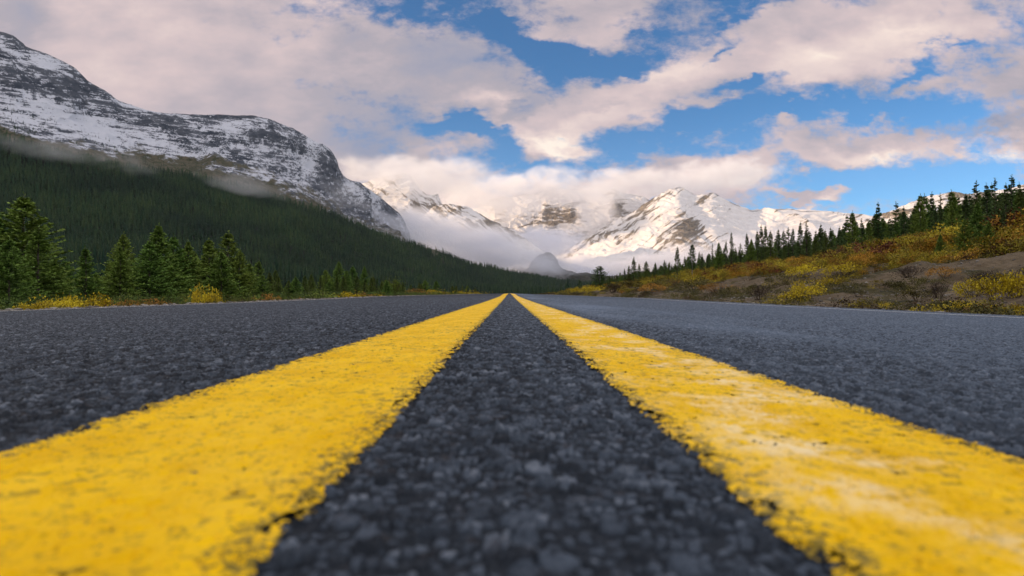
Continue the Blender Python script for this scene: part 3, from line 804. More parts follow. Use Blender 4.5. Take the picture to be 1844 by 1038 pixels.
def tube(V, Fc, pts, radii, k=7):
    base = len(V)
    for i, (p, r) in enumerate(zip(pts, radii)):
        for j in range(k):
            a = j / k * 6.283; V.append((p[0] + r * math.cos(a), p[1] + r * math.sin(a), p[2]))
    for i in range(len(pts) - 1):
        for j in range(k):
            a = base + i * k + j; b = base + i * k + (j + 1) % k
            Fc.append((a, b, b + k, a + k))
class Leaves:
    def __init__(s): s.V = []; s.F = []; s.t = []
    def quad(s, p, d, w, side, tone, tip=.25):
        """narrow leaf-like blade from p along d, width w in direction side"""
        d = np.asarray(d); sd = np.asarray(side); b = len(s.V)
        m = p + d * .45
        s.V += [p, m + sd * w, p + d, m - sd * w]
        s.F.append((b, b + 1, b + 2, b + 3)); s.t.append(tone)
def conifer(seed, R=.24, bare=.02, levels=34, nb=6, power=.85, gap=0.0, droop=.25, twig=.040, tw=.0085, shape='cone', mat=None, bark=None):
    r = random.Random(seed); L = Leaves()
    bend = (r.uniform(-.02, .02), r.uniform(-.02, .02))
    def ax(z): return np.array([bend[0] * math.sin(z * 3), bend[1] * math.sin(z * 2.4), z])
    dirv = [r.uniform(.78, 1.18) for _ in range(12)]
    for li in range(levels):
        t = (li + r.uniform(-.3, .3)) / levels
        t = min(max(t, 0), .99)
        z = bare + (1 - bare) * t * .985
        if shape == 'cone': rad = R * (1 - t) ** power * (0.75 + .25 * min(1, t / .08))
        else: rad = R * math.sin(math.pi * min(1, (t * .86 + .14))) ** .7 * (1 - .25 * t)
        rad = max(rad, .012)
        for b in range(nb):
            if r.random() < gap: continue
            a = r.random() * 6.283
            ln = rad * r.uniform(.62, 1.16) * dirv[int(a / 6.284 * 12) % 12]
            if r.random() < .06: ln *= 1.25
            h = np.array([math.cos(a), math.sin(a), 0.0]); sdv = np.array([-h[1], h[0], 0.0])
            up0 = .55 * t - droop * (1 - t)                 # young branches reach up, old ones sag
            o = ax(z)
            ns = max(3, int(ln / twig * 2.1))
            btone = r.random()
            for k in range(ns + 1):
                q = (k + r.uniform(0, .6)) / (ns + .6)
                if q < .12 and rad > .06: continue
                p = o + h * ln * q + np.array([0, 0, ln * (up0 * q + .22 * q * q)])
                tl = twig * r.uniform(.7, 1.3) * (1.1 - .45 * q) * min(1, .45 + rad / .08)
                for sgn in (-1, 1, 0):
                    if sgn == 0 and k % 2: continue
                    dd = h * (.75 + .3 * r.random()) + sdv * sgn * r.uniform(.5, .95) + np.array([0, 0, r.uniform(-.22, .42)])
                    dd = dd / np.linalg.norm(dd) * tl
                    tone = min(1, max(0, .25 + .35 * btone + .35 * q + r.uniform(-.22, .22)))
                    s1 = np.cross(dd / tl, (0, 0, 1)); s1 = s1 / (np.linalg.norm(s1) + 1e-6)
                    s2 = np.cross(dd / tl, s1)
                    mixv = s1 * r.uniform(.5, 1) + s2 * r.uniform(-.9, .9)
                    L.quad(p, dd, tw * r.uniform(.8, 1.4), mixv, tone)
                    if r.random() < .5: L.quad(p, dd * .8 + np.array([0, 0, tl * .3]), tw * r.uniform(.8, 1.2), s2, tone)
    # leader
    for k in range(16):
        p = ax(.93 + k * .0055); a = r.random() * 6.28
        L.quad(p, np.array([math.cos(a) * .012, math.sin(a) * .012, .016]), .004, np.array([-math.sin(a), math.cos(a), 0]), .7)
    crown = mesh_from('crown', np.array(L.V), np.array(L.F), mat or M_NEED, {'tone': L.t}, smooth=False)
    V = []; Fc = []
    zs = [-.06, 0, .03, .1, .25, .45, .65, .85, 1.0]
    tube(V, Fc, [ax(z) for z in zs], [.022, .019, .0155, .0135, .0115, .0085, .006, .0035, .0012])
    for _ in range(int(40 * (1 if bare > .08 or gap > .2 else .4))):  # dead stubs low on the trunk
        z = r.uniform(.03, .6); a = r.random() * 6.28; p = ax(z); ln = r.uniform(.02, .06)
        b = len(V); d = np.array([math.cos(a) * ln, math.sin(a) * ln, r.uniform(-.4, .3) * ln])
        V += [tuple(p + np.array([0, 0, .003])), tuple(p - np.array([0, 0, .003])), tuple(p + d), tuple(p + d + np.array([0, 0, .001]))]
        Fc.append((b, b + 1, b + 2, b + 3))
    trunk = mesh_from('trunk', np.array(V), np.array(Fc), bark or M_BARK)
    return crown, trunk
KINDS = {
 'full': [conifer(1, .36, .01, 40, 9, .95), conifer(2, .33, .01, 42, 9, 1.0), conifer(3, .39, .01, 38, 9, .9)],
 'slim': [conifer(4, .20, .03, 36, 7, .75, .05), conifer(5, .18, .04, 40, 7, .7, .08), conifer(6, .22, .02, 36, 7, .8, .04)],
 'dark': [conifer(7, .19, .08, 36, 6, .95, .15, mat=M_NEEDD), conifer(8, .15, .12, 38, 5, .85, .25, mat=M_NEEDD), conifer(9, .21, .05, 36, 6, 1.0, .12, mat=M_NEEDD)],
 'thin': [conifer(10, .095, .22, 36, 4, .7, .35, twig=.034, mat=M_NEEDD), conifer(11, .11, .30, 32, 4, .75, .4, twig=.034, mat=M_NEEDD), conifer(12, .08, .15, 36, 4, .7, .45, twig=.03, mat=M_NEEDD)],
 'paletrunk': [conifer(13, .15, .30, 30, 6, .6, .12, mat=M_NEEDD, bark=M_PALE)],
 'light': [conifer(14, .24, .01, 34, 7, .85, mat=M_NEEDL), conifer(15, .21, .02, 34, 7, .9, mat=M_NEEDL)],
 'round': [conifer(16, .27, .06, 30, 7, .8, .1, twig=.05, tw=.011, shape='round', mat=M_NEEDD)],
}
rt = random.Random(5)
def tree(name, x, y, H, kind, label, cat, group=None, wide=1.0, z=None, v=None):
    crown, trunk = KINDS[kind][rt.randrange(len(KINDS[kind])) if v is None else v]
    e = bpy.data.objects.new(name, None); C.objects.link(e)
    e.empty_display_size = .3
    e.location = (x, y, float(ground_z(x, y)) - .03 if z is None else z)
    e.scale = (H * wide, H * wide, H); e.rotation_euler = (0, 0, rt.uniform(0, 6.28))
    e['label'] = label; e['category'] = cat
    if group: e['group'] = group
    for nm, me in (('crown', crown), ('trunk', trunk)):
        o = bpy.data.objects.new(nm, me); C.objects.link(o); o.parent = e
    return e
def tree_px(name, px, pytop, lat, kind, label, cat='tree', group=None, wide=1.0, v=None, dist=None):
    """a tree whose tip reaches the given sight line, standing lat metres beside the road"""
    u = (px - VX) / F; d = dist if dist else abs(lat / u)
    x = u * d; gz = float(ground_z(x, d))
    H = CAMZ + (Y0 - pytop) / F * d - gz
    return tree(name, x, d, H, kind, label, cat, group, wide, v=v)

ROWL = 'spruces standing in a row along the left roadside'
left = [ # px, top py, lateral, kind, width, label
 (44, 349, -19, 'full', 1.1, 'tallest spruce of the left roadside, its tip highest near the edge of the photo'),
 (-14, 372, -20, 'full', 1.1, 'spruce cut by the left edge of the photo, beside the tallest roadside spruce'),
 (70, 408, -17, 'slim', 1.25, 'narrow spruce pressed against the right side of the tallest roadside spruce'),
 (18, 428, -15.5, 'full', 1.0, 'bushy spruce in front of the tallest roadside spruce, left of its trunk'),
 (96, 462, -17, 'full', .9, 'low spruce filling the foot of the tallest roadside spruce on its right'),
 (154, 444, -18, 'slim', 1.1, 'small lone spruce in the gap behind the big yellow roadside shrubs'),
 (224, 419, -19, 'full', .85, 'spruce with blunt tip standing just left of the broadest roadside spruce group'),
 (214, 443, -17.3, 'full', 1.0, 'fuller spruce in front of the blunt tipped one, above orange and yellow shrubs'),
 (288, 404, -18, 'full', 1.15, 'broad green spruce with tall pointed tip, highest in the middle of the left row'),
 (270, 432, -16.8, 'full', 1.0, 'dense spruce hugging the left flank of the broad pointed roadside spruce'),
 (313, 423, -18.5, 'full', .9, 'spruce second to the right of the broad pointed roadside spruce'),
 (340, 433, -18, 'full', .95, 'dark spruce just right of the broad roadside spruce pair'),
 (377, 430, -18, 'slim', 1.3, 'steep sided spruce standing over the tall yellow sprigs at the left roadside'),
 (411, 417, -19, 'slim', 1.3, 'spruce with thin spiky leader and upswept branches right of the yellow sprigs'),
 (398, 452, -17, 'full', 1.0, 'low full spruce at the foot of the spiky leader spruce'),
 (432, 449, -18, 'full', .95, 'rounded spruce at the right end of the tall left group'),
 (451, 473, -19, 'full', 1.0, 'short spruce right after the tall left group ends'),
 (467, 469, -20, 'slim', 1.2, 'short pointed spruce, first of the lower row toward the middle'),
 (496, 485, -20, 'light', 1.0, 'light green young spruce in the lower left row'),
 (529, 504, -18, 'full', 1.2, 'very low spruce behind orange roadside shrubs'),
 (560, 493, -20, 'light', 1.0, 'light green spruce beside the dip in the lower left row'),
 (586, 485, -22, 'full', .9, 'mid green spruce left of the pointed one in the lower left row'),
 (610, 470, -24, 'full', .9, 'pointed spruce, tallest of the lower row halfway to the vanishing point'),
 (624, 486, -22, 'full', .9, 'spruce tucked just right of the tallest in the lower left row'),
 (636, 479, -25, 'slim', 1.2, 'slender spruce between two darker ones in the lower left row'),
 (657, 479, -25, 'full', .8, 'dark spruce just left of the bright round leafy shrub'),
 (673, 498, -23, 'light', 1.1, 'small light spruce leaning on the left side of the bright leafy shrub'),
 (754, 509, -25, 'light', 1.3, 'small pale green spruce right of the bright leafy shrub'),
 (765, 504, -28, 'full', 1.1, 'small dark spruce above the yellow shrubs beyond the bright leafy shrub'),
 (785, 506, -30, 'slim', 1.5, 'tiny spruce above the last orange roadside shrubs on the left'),
 (814, 514, -30, 'light', 1.5, 'tiny pale spruce second from the end of the left row'),
 (841, 514, -32, 'full', 1.3, 'tiny spruce at the far end of the left row'),
]
for px, py, lat, kd, wd, lb in left:
    tree_px('spruce', px, py, lat, kd, lb, 'spruce', ROWL, wd * 1.25)
def ordinal(k): return ['first', 'second', 'third', 'fourth', 'fifth', 'sixth', 'seventh', 'eighth', 'ninth'][min(k, 8)]
def name_by_neighbour(pxs_, refs):
    """for each sight line: which named tree is nearest, on which side, and the how-manieth it is from it"""
    near = [min(refs, key=lambda r_: abs(r_[0] - p)) for p in pxs_]
    out_ = []
    for p, rf_ in zip(pxs_, near):
        side = 'left' if p < rf_[0] else 'right'
        same = sorted(abs(q - rf_[0]) for q, f in zip(pxs_, near) if f is rf_ and (q < rf_[0]) == (p < rf_[0]))
        out_.append((ordinal(same.index(abs(p - rf_[0]))), side, rf_[1]))
    return out_

LREF = [(44, 'tallest roadside spruce'), (154, 'small lone spruce'), (224, 'blunt tipped spruce'), (288, 'broad pointed spruce'), (377, 'steep sided spruce'), (411, 'spiky leader spruce'), (467, 'short pointed spruce'),
        (529, 'very low spruce'), (610, 'pointed spruce of the lower row'), (657, 'spruce beside the bright leafy shrub')]
back = []
for i in range(34):   # second rank, mostly hidden by the first
    px = -30 + i * 22 + rt.uniform(-8, 8)
    if 105 < px < 200: top = rt.uniform(462, 490)
    else: top = np.interp(px, [0, 100, 200, 320, 440, 520, 640, 740], [410, 470, 455, 440, 462, 500, 490, 508]) + rt.uniform(0, 24)
    back.append((px, top))
for (px, top), (o_, sd_, rn_) in zip(back, name_by_neighbour([b_[0] for b_ in back], LREF)):
    tree_px('spruce', px, top, -rt.uniform(22, 27), rt.choice(['full', 'full', 'dark']), '%s second rank spruce %s of the %s, half hidden' % (o_, sd_, rn_), 'spruce',
            'spruces behind the left roadside row', 1.15)

young = []
for i in range(26):
    px = 470 + i * 15.2 + rt.uniform(-5, 5)
    young.append((px, np.interp(px, [470, 560, 640, 700, 760, 860], [492, 502, 497, 506, 512, 520]) + rt.uniform(-6, 7)))
YREF = [(496, 'light green young spruce'), (529, 'very low spruce'), (560, 'light green spruce by the dip'), (586, 'mid green spruce'), (610, 'pointed spruce of the lower row'), (657, 'spruce beside the bright leafy shrub'),
        (754, 'small pale green spruce'), (785, 'tiny spruce above the last orange shrubs'), (841, 'tiny spruce ending the left row')]
for (px, top), (o_, sd_, rn_) in zip(young, name_by_neighbour([b_[0] for b_ in young], YREF)):
    tree_px('spruce', px, top, -rt.uniform(14, 18), rt.choice(['light', 'full', 'light']), '%s front rank seedling spruce %s of the %s' % (o_, sd_, rn_), 'spruce',
            'young spruces in front of the lower left row', rt.uniform(1.1, 1.6))

RB = 'firs standing along the brow of the right bank'
right = [
 (1079, 479, 24, 'round', 1.5, 'round topped dark pine standing apart at the far low end of the right bank'),
 (1044, 502, 20, 'dark', 1.4, 'tiny dark fir left of the round topped pine, ending the right bank'),
 (1060, 508, 20, 'dark', 1.4, 'tiny fir between the leftmost fir and the round topped pine'),
 (1097, 496, 24, 'light', 1.2, 'small light fir just right of the round topped pine'),
 (1111, 494, 26, 'dark', 1.1, 'small dark fir with clear gaps on both sides, right of the round topped pine'),
 (1124, 484, 26, 'dark', 1.2, 'dark fir at the left foot of the first dense clump on the bank'),
 (1142, 463, 28, 'dark', 1.3, 'tallest fir of the first dense clump past the round topped pine'),
 (1151, 475, 28, 'dark', 1.2, 'fir touching the right side of the tallest in the first clump'),
 (1133, 478, 27, 'light', 1.1, 'fir touching the left side of the tallest in the first clump'),
 (1163, 470, 28, 'light', 1.3, 'light green fir just right of the first dense clump'),
 (1180, 473, 30, 'dark', 1.2, 'blunt bluish fir between the first clump and the twin slim firs'),
 (1196, 468, 30, 'dark', 1.1, 'slim dark fir, left one of a close pair above olive shrubs'),
 (1206, 472, 29, 'light', 1.2, 'slim lighter fir, right one of a close pair above olive shrubs'),
 (1221, 444, 25, 'dark', 1.05, 'lone fir with a crooked side branch, left one of two tall lone firs'),
 (1246, 440, 24, 'paletrunk', 1.1, 'lone fir on a bare pale trunk, right one of two tall lone firs'),
 (1264, 456, 28, 'dark', 1.1, 'thin crowned fir right behind the pale trunk fir'),
 (1274, 459, 28, 'dark', 1.2, 'short dark fir in the gap after the pale trunk fir'),
 (1283, 438, 30, 'thin', 1.1, 'very thin fir poking up left of the broad one on the bank'),
 (1294, 436, 28, 'full', .85, 'broad green fir above the orange shrubs, left of the needle thin snag'),
 (1308, 434, 32, 'dark', 1.0, 'dark fir between the broad green fir and the tall needle thin one'),
 (1317, 419, 33, 'thin', 1.1, 'tall needle thin fir standing clear against the pink fog'),
 (1324, 446, 33, 'dark', 1.1, 'small fir at the foot of the tall needle thin fir'),
 (1333, 438, 34, 'thin', 1.3, 'short needle thin fir beside a gap in the skyline'),
 (1344, 420, 34, 'dark', 1.0, 'dark fir opening the dense skyline clump above orange shrubs'),
 (1353, 430, 30, 'full', .9, 'green full fir low in the dense skyline clump'),
 (1364, 416, 35, 'dark', 1.0, 'fir just left of the two joined spires in the skyline clump'),
 (1371, 406, 36, 'dark', .9, 'left of the two joined spires in the skyline clump'),
 (1378, 406, 36, 'dark', .9, 'right of the two joined spires in the skyline clump'),
 (1388, 416, 34, 'light', 1.0, 'lighter fir right of the two joined spires'),
 (1401, 413, 36, 'dark', 1.2, 'wide dark fir opening the block shaped clump on the brow'),
 (1411, 415, 37, 'dark', 1.2, 'wide dark fir in the middle of the block shaped clump on the brow'),
 (1420, 410, 38, 'thin', 1.5, 'slim fir closing the block shaped clump on the brow'),
 (1429, 411, 38, 'dark', 1.0, 'fir with a rounded tuft on top beside the block shaped clump'),
 (1442, 400, 40, 'dark', .9, 'tall dark spire, left of two in front of the pink snowfield'),
 (1453, 400, 41, 'thin', 1.7, 'tall tufted spire, right of two in front of the pink snowfield'),
 (1412, 448, 31, 'light', 1.1, 'light green fir low in front of the block shaped clump'),
 (1468, 424, 36, 'light', 1.1, 'light green fir low down where the hill forest begins'),
 (1488, 422, 36, 'light', 1.3, 'bright green young fir in front of the dark hill forest edge'),
 (1479, 404, 48, 'dark', 1.0, 'dark fir at the lower left tip of the hill forest'),
 (1538, 388, 50, 'dark', .8, 'slim fir on the hill forest skyline above the red shrubs'),
 (1576, 386, 40, 'light', 1.2, 'large light green fir in front of the hill forest above red and yellow shrubs'),
 (1578, 377, 52, 'dark', .7, 'slim spire rising above the hill forest over the large light green fir'),
 (1613, 365, 50, 'thin', 1.6, 'tufted lone spire standing out above the middle of the hill forest'),
 (1627, 373, 50, 'dark', .9, 'low spire just right of the tufted lone spire'),
 (1650, 369, 46, 'dark', .9, 'fir before the distant snowy summit, left of a tall pair'),
 (1679, 347, 45, 'dark', .9, 'tall fir in front of the distant snowy summit'),
 (1694, 349, 48, 'thin', 1.2, 'skeletal thin fir beside the tall fir before the distant summit'),
 (1713, 368, 18, 'full', .85, 'full green spruce at the shrub edge, lower left of the tall skeletal fir'),
 (1725, 353, 44, 'dark', 1.0, 'broad dark fir behind the full green spruce near the right edge'),
 (1759, 326, 18.5, 'thin', 1.3, 'tallest thin fir with sparse top rising over green spruces near the right edge'),
 (1762, 362, 17, 'full', 1.0, 'wide green spruce at the foot of the tallest thin fir'),
 (1738, 392, 16, 'full', .95, 'wide spruce low among yellow shrubs, left of the tallest thin fir'),
 (1782, 396, 16, 'full', 1.0, 'wide spruce low among yellow shrubs, right of the tallest thin fir'),
 (1694, 420, 15.5, 'full', .9, 'small dark spruce at the left end of the spruce group on the gravel brow'),
 (1779, 339, 46, 'thin', 1.4, 'thin fir right of the tallest one near the right edge'),
 (1790, 323, 46, 'thin', 1.7, 'tufted thin fir on the skyline, second of four near the right edge'),
 (1811, 331, 44, 'dark', .9, 'dark fir on the skyline, third of four near the right edge'),
 (1822, 317, 48, 'thin', 1.4, 'needle thin fir on the skyline closest to the right edge'),
 (1838, 340, 21, 'light', 1.2, 'big light green spruce cut by the right edge of the photo'),
 (1808, 372, 19, 'dark', 1.1, 'dark spruce below the skyline between shrubs near the right edge'),
]
for px, py, lat, kd, wd, lb in right:
    lat = lat * (.68 if px < 1270 else .76 if px < 1500 else 1)
    tree_px('pine' if 'pine standing' in lb else ('spruce' if 'spruce' in lb else 'fir'), px, py, lat, kd, lb,
            'pine' if 'pine standing' in lb else ('spruce' if 'spruce' in lb else 'fir'), RB, wd)
WREF = [(1488, 'bright green young fir'), (1538, 'slim skyline fir'), (1576, 'large light green fir'), (1613, 'tufted lone spire'), (1650, 'low fir before the distant summit'), (1694, 'skeletal thin fir'),
        (1725, 'broad dark fir'), (1759, 'tallest thin fir'), (1790, 'tufted skyline fir'), (1822, 'needle thin skyline fir')]
wood = []
for i in range(76):   # the wood on the hill behind the shrubs
    wood.append((1470 + i * 5.0 + rt.uniform(-2, 2), rt.uniform(36, 66)))
for (px, lat), (o_, sd_, rn_) in zip(wood, name_by_neighbour([w_[0] for w_ in wood], WREF)):
    d = lat / ((px - VX) / F)
    tree('fir', lat, d, rt.uniform(4.6, 6.6) * (lat / 40) ** .3, rt.choice(['dark', 'dark', 'slim']), '%s dark fir %s of the %s inside the hill wood' % (o_, sd_, rn_), 'fir',
         'firs of the dense wood on the right hill', rt.uniform(.8, 1.15))
# the wood behind them, uncountable from the road
N4 = 7000
xx = 34 + 330 * rf.rand(N4) ** 1.4; yy = rf.uniform(30, 520, N4)
kp = (xx / yy > .12) & (xx / yy < 1.6) & (xx > 36 + 10 * rf.rand(N4))
xx, yy = xx[kp], yy[kp]
s4 = rf.uniform(4.8, 7.2, len(xx)) * np.interp(xx, [34, 60, 200], [.8, 1.0, 1.3])
prot2 = bpy.data.collections.new('wood_kinds')
for i, (kd, v) in enumerate((('dark', 0), ('dark', 2), ('slim', 0), ('dark', 1))):
    prot2.objects.link(bpy.data.objects.new('wood_fir_kind', KINDS[kd][v][0]))
scatter('hill_wood', np.stack([xx, yy, ground_z(xx, yy) - .2], -1), s4, prot2, 8, 4)

# ------------------------------------------------------------------ shrubs
def leaf_mat(name, cols, patchy=0.0):
    m, n, out = new_mat(name)
    tn = n.attr('tone').outputs['Fac']; oi = n.new('ShaderNodeObjectInfo')
    pos = n.new('ShaderNodeNewGeometry').outputs['Position']
    base = n.mix(tn, cols[0], cols[1])
    if patchy:
        p1 = n.noise(pos, .11, 4, .6); p2 = n.noise(n.vmath('ADD', pos, (31, 7, 3)), .17, 4, .6)
        alt = n.mix(tn, cols[2], cols[3]); alt2 = n.mix(tn, cols[4], cols[5])
        rnd = oi.outputs['Random']
        rb = n.math('FRACT', n.math('MULTIPLY', rnd, 7.31))
        f1 = n.rng(n.math('MULTIPLY_ADD', rnd, .42, p1), .81, .85); f2 = n.rng(n.math('MULTIPLY_ADD', rb, .42, p2), .82, .86)
        base = n.mix(f1, base, alt); base = n.mix(f2, base, alt2)
        base = n.mix(n.rng(n.math('FRACT', n.math('MULTIPLY', rnd, 3.77)), 0, 1, 0, .6, smooth=False), base, (.03, .032, .012))
    b = principled(n, out, base, .7, None, .2)
    return m
M_YLEAF = leaf_mat('yellow_leaves', ((.30, .21, .010), (.66, .52, .020)))
M_OLEAF = leaf_mat('orange_leaves', ((.22, .10, .018), (.42, .22, .03)))
M_GLEAF = leaf_mat('green_leaves', ((.06, .10, .015), (.20, .25, .03)))
M_BRUSH = leaf_mat('dark_brush', ((.025, .018, .012), (.07, .045, .028)))
M_OLIVE = leaf_mat('olive_leaves', ((.05, .045, .012), (.17, .14, .03)))
M_THICK = leaf_mat('thicket_leaves', ((.13, .11, .012), (.58, .46, .030), (.26, .13, .015), (.64, .34, .030), (.045, .014, .012), (.24, .055, .030)), 1)
M_UNDER = leaf_mat('undergrowth_leaves', ((.020, .028, .010), (.09, .11, .02), (.11, .09, .012), (.30, .24, .02), (.03, .022, .012), (.11, .06, .02)), 1)
M_GREENERY = leaf_mat('greenery_leaves', ((.030, .060, .014), (.13, .20, .035), (.06, .09, .015), (.22, .28, .03), (.03, .05, .012), (.16, .20, .03)), 1)
M_UNDER2 = leaf_mat('bank_leaves', ((.045, .045, .014), (.16, .14, .028), (.22, .16, .012), (.46, .36, .02), (.035, .022, .014), (.12, .06, .03)), 1)
M_STEM = bark_mat('stems', (.05, .035, .022), (.11, .08, .055))

def bush_meshes(seed, mat, leaf=.06, n=520, spread=1.0, stems=16, airy=.3, tall=1.0):
    r = random.Random(seed); L = Leaves(); V = []; Fc = []
    tips = []
    clumps = []
    for s in range(11 if airy < .5 else 22):
        a = r.random() * 6.28; q = r.random() ** .5 * spread * .8
        clumps.append((np.array([math.cos(a) * q, math.sin(a) * q, (.62 - .42 * (q / spread) ** 2) * r.uniform(.55, 1.3) * tall]), r.uniform(.16, .34), r.random()))
    for s in range(stems):
        a = r.random() * 6.28; lean = r.uniform(.1, 1.0) * spread
        hgt = r.uniform(.55, 1.0) * (1 - .35 * (lean / spread) ** 2) * tall
        p0 = np.array([math.cos(a), math.sin(a), 0]) * r.uniform(0, .22)
        p1 = p0 + np.array([math.cos(a) * lean * .55, math.sin(a) * lean * .55, hgt * .6])
        p2 = p0 + np.array([math.cos(a) * lean * .9 + r.uniform(-.08, .08), math.sin(a) * lean * .9 + r.uniform(-.08, .08), hgt])
        p0 = p0 - np.array([0, 0, .12])
        tips.append((p0, p1, p2))
        w_ = .012
        for (q0, q1) in ((p0, p1), (p1, p2)):
            b = len(V); sd = np.array([-math.sin(a), math.cos(a), 0]) * w_; up = np.array([math.cos(a), math.sin(a), 0]) * w_
            V += [tuple(q0 + sd), tuple(q0 - sd * .5 + up), tuple(q0 - sd * .5 - up), tuple(q1 + sd * .6), tuple(q1 - sd * .3 + up * .6), tuple(q1 - sd * .3 - up * .6)]
            Fc += [(b, b + 1, b + 4, b + 3), (b + 1, b + 2, b + 5, b + 4), (b + 2, b, b + 3, b + 5)]
    for i in range(n):
        p0, p1, p2 = tips[r.randrange(stems)]
        if clumps and r.random() < .8:
            cc = clumps[r.randrange(len(clumps))]
            g_ = np.array([r.gauss(0, 1), r.gauss(0, 1), r.gauss(0, 1)]); g_ /= np.linalg.norm(g_) + 1e-6
            p = cc[0] + g_ * cc[1] * r.uniform(.55, 1.05) * np.array([1, 1, .8])
            if p[2] < .02: p[2] = .02 + r.random() * .1
            d = g_ * .8 + np.array([r.gauss(0, .6), r.gauss(0, .6), .3 + r.gauss(0, .5)]); d /= np.linalg.norm(d)
            sd = np.cross(d, (r.random(), r.random(), r.random())); sd /= np.linalg.norm(sd) + 1e-6
            ls = leaf * r.uniform(.6, 1.4)
            L.quad(p, d * ls, ls * .34, sd, min(1, max(0, cc[2] + r.uniform(-.4, .4))))
            continue
        q = r.random() ** .6
        p = (p0 * (1 - q) + p1 * q) if q < .4 else (p1 * (1 - (q - .4) / .6) + p2 * (q - .4) / .6)
        p = p + np.array([r.gauss(0, 1), r.gauss(0, 1), r.gauss(0, .8)]) * (.05 + .08 * q) * (1 + airy)
        if p[2] < .02: p[2] = .02 + r.random() * .1
        d = np.array([r.gauss(0, 1), r.gauss(0, 1), r.gauss(.5, 1)]); d /= np.linalg.norm(d)
        sd = np.cross(d, (r.random(), r.random(), r.random())); sd /= np.linalg.norm(sd) + 1e-6
        ls = leaf * r.uniform(.6, 1.4)
        L.quad(p, d * ls, ls * .32, sd, r.random())
    return (mesh_from('leaves', np.array(L.V), np.array(L.F), mat, {'tone': L.t}, smooth=False),
            mesh_from('stems', np.array(V), np.array(Fc), M_STEM))
BUSH = {
 'yellow': [bush_meshes(1, M_YLEAF, .075, 1300, 1.1), bush_meshes(2, M_YLEAF, .07, 1200, .9)],
 'orange': [bush_meshes(3, M_OLEAF, .07, 1100, 1.1)],
 'green': [bush_meshes(4, M_GLEAF, .08, 700, .9, tall=1.1)],
 'brush': [bush_meshes(5, M_BRUSH, .06, 900, .8, 30)],
 'olive': [bush_meshes(6, M_OLIVE, .065, 1100, 1.1), bush_meshes(7, M_OLIVE, .06, 1000, 1.3)],
 'leafy': [bush_meshes(8, M_GLEAF, .05, 3200, .85, 30, .6)],
}
def bush(x, y, r, h, kind, label, group=None, cat='shrub', name='shrub', v=None):
    lv, st = BUSH[kind][rt.randrange(len(BUSH[kind])) if v is None else v]
    e = bpy.data.objects.new(name, None); C.objects.link(e)
    e.location = (x, y, float(ground_z(x, y)) - .02); e.scale = (r, r, h); e.rotation_euler = (0, 0, rt.uniform(0, 6.28))
    e['label'] = label; e['category'] = cat
    if group: e['group'] = group
    for nm, me in (('leaves', lv), ('stems', st)):
        o = bpy.data.objects.new(nm, me); C.objects.link(o); o.parent = e
    return e
def hit(px, py, dmin=5.0, dmax=400):
    d = dmin * (dmax / dmin) ** np.linspace(0, 1, 4000)
    x = (px - VX) / F * d; z = CAMZ + (Y0 - py) / F * d
    k = (ground_z(x, d) >= z) & (np.abs(x) > 4.9)
    if not k.any(): return None
    i = np.argmax(k); return x[i], d[i]
GR = 'shrubs growing on the bare gravel bank'
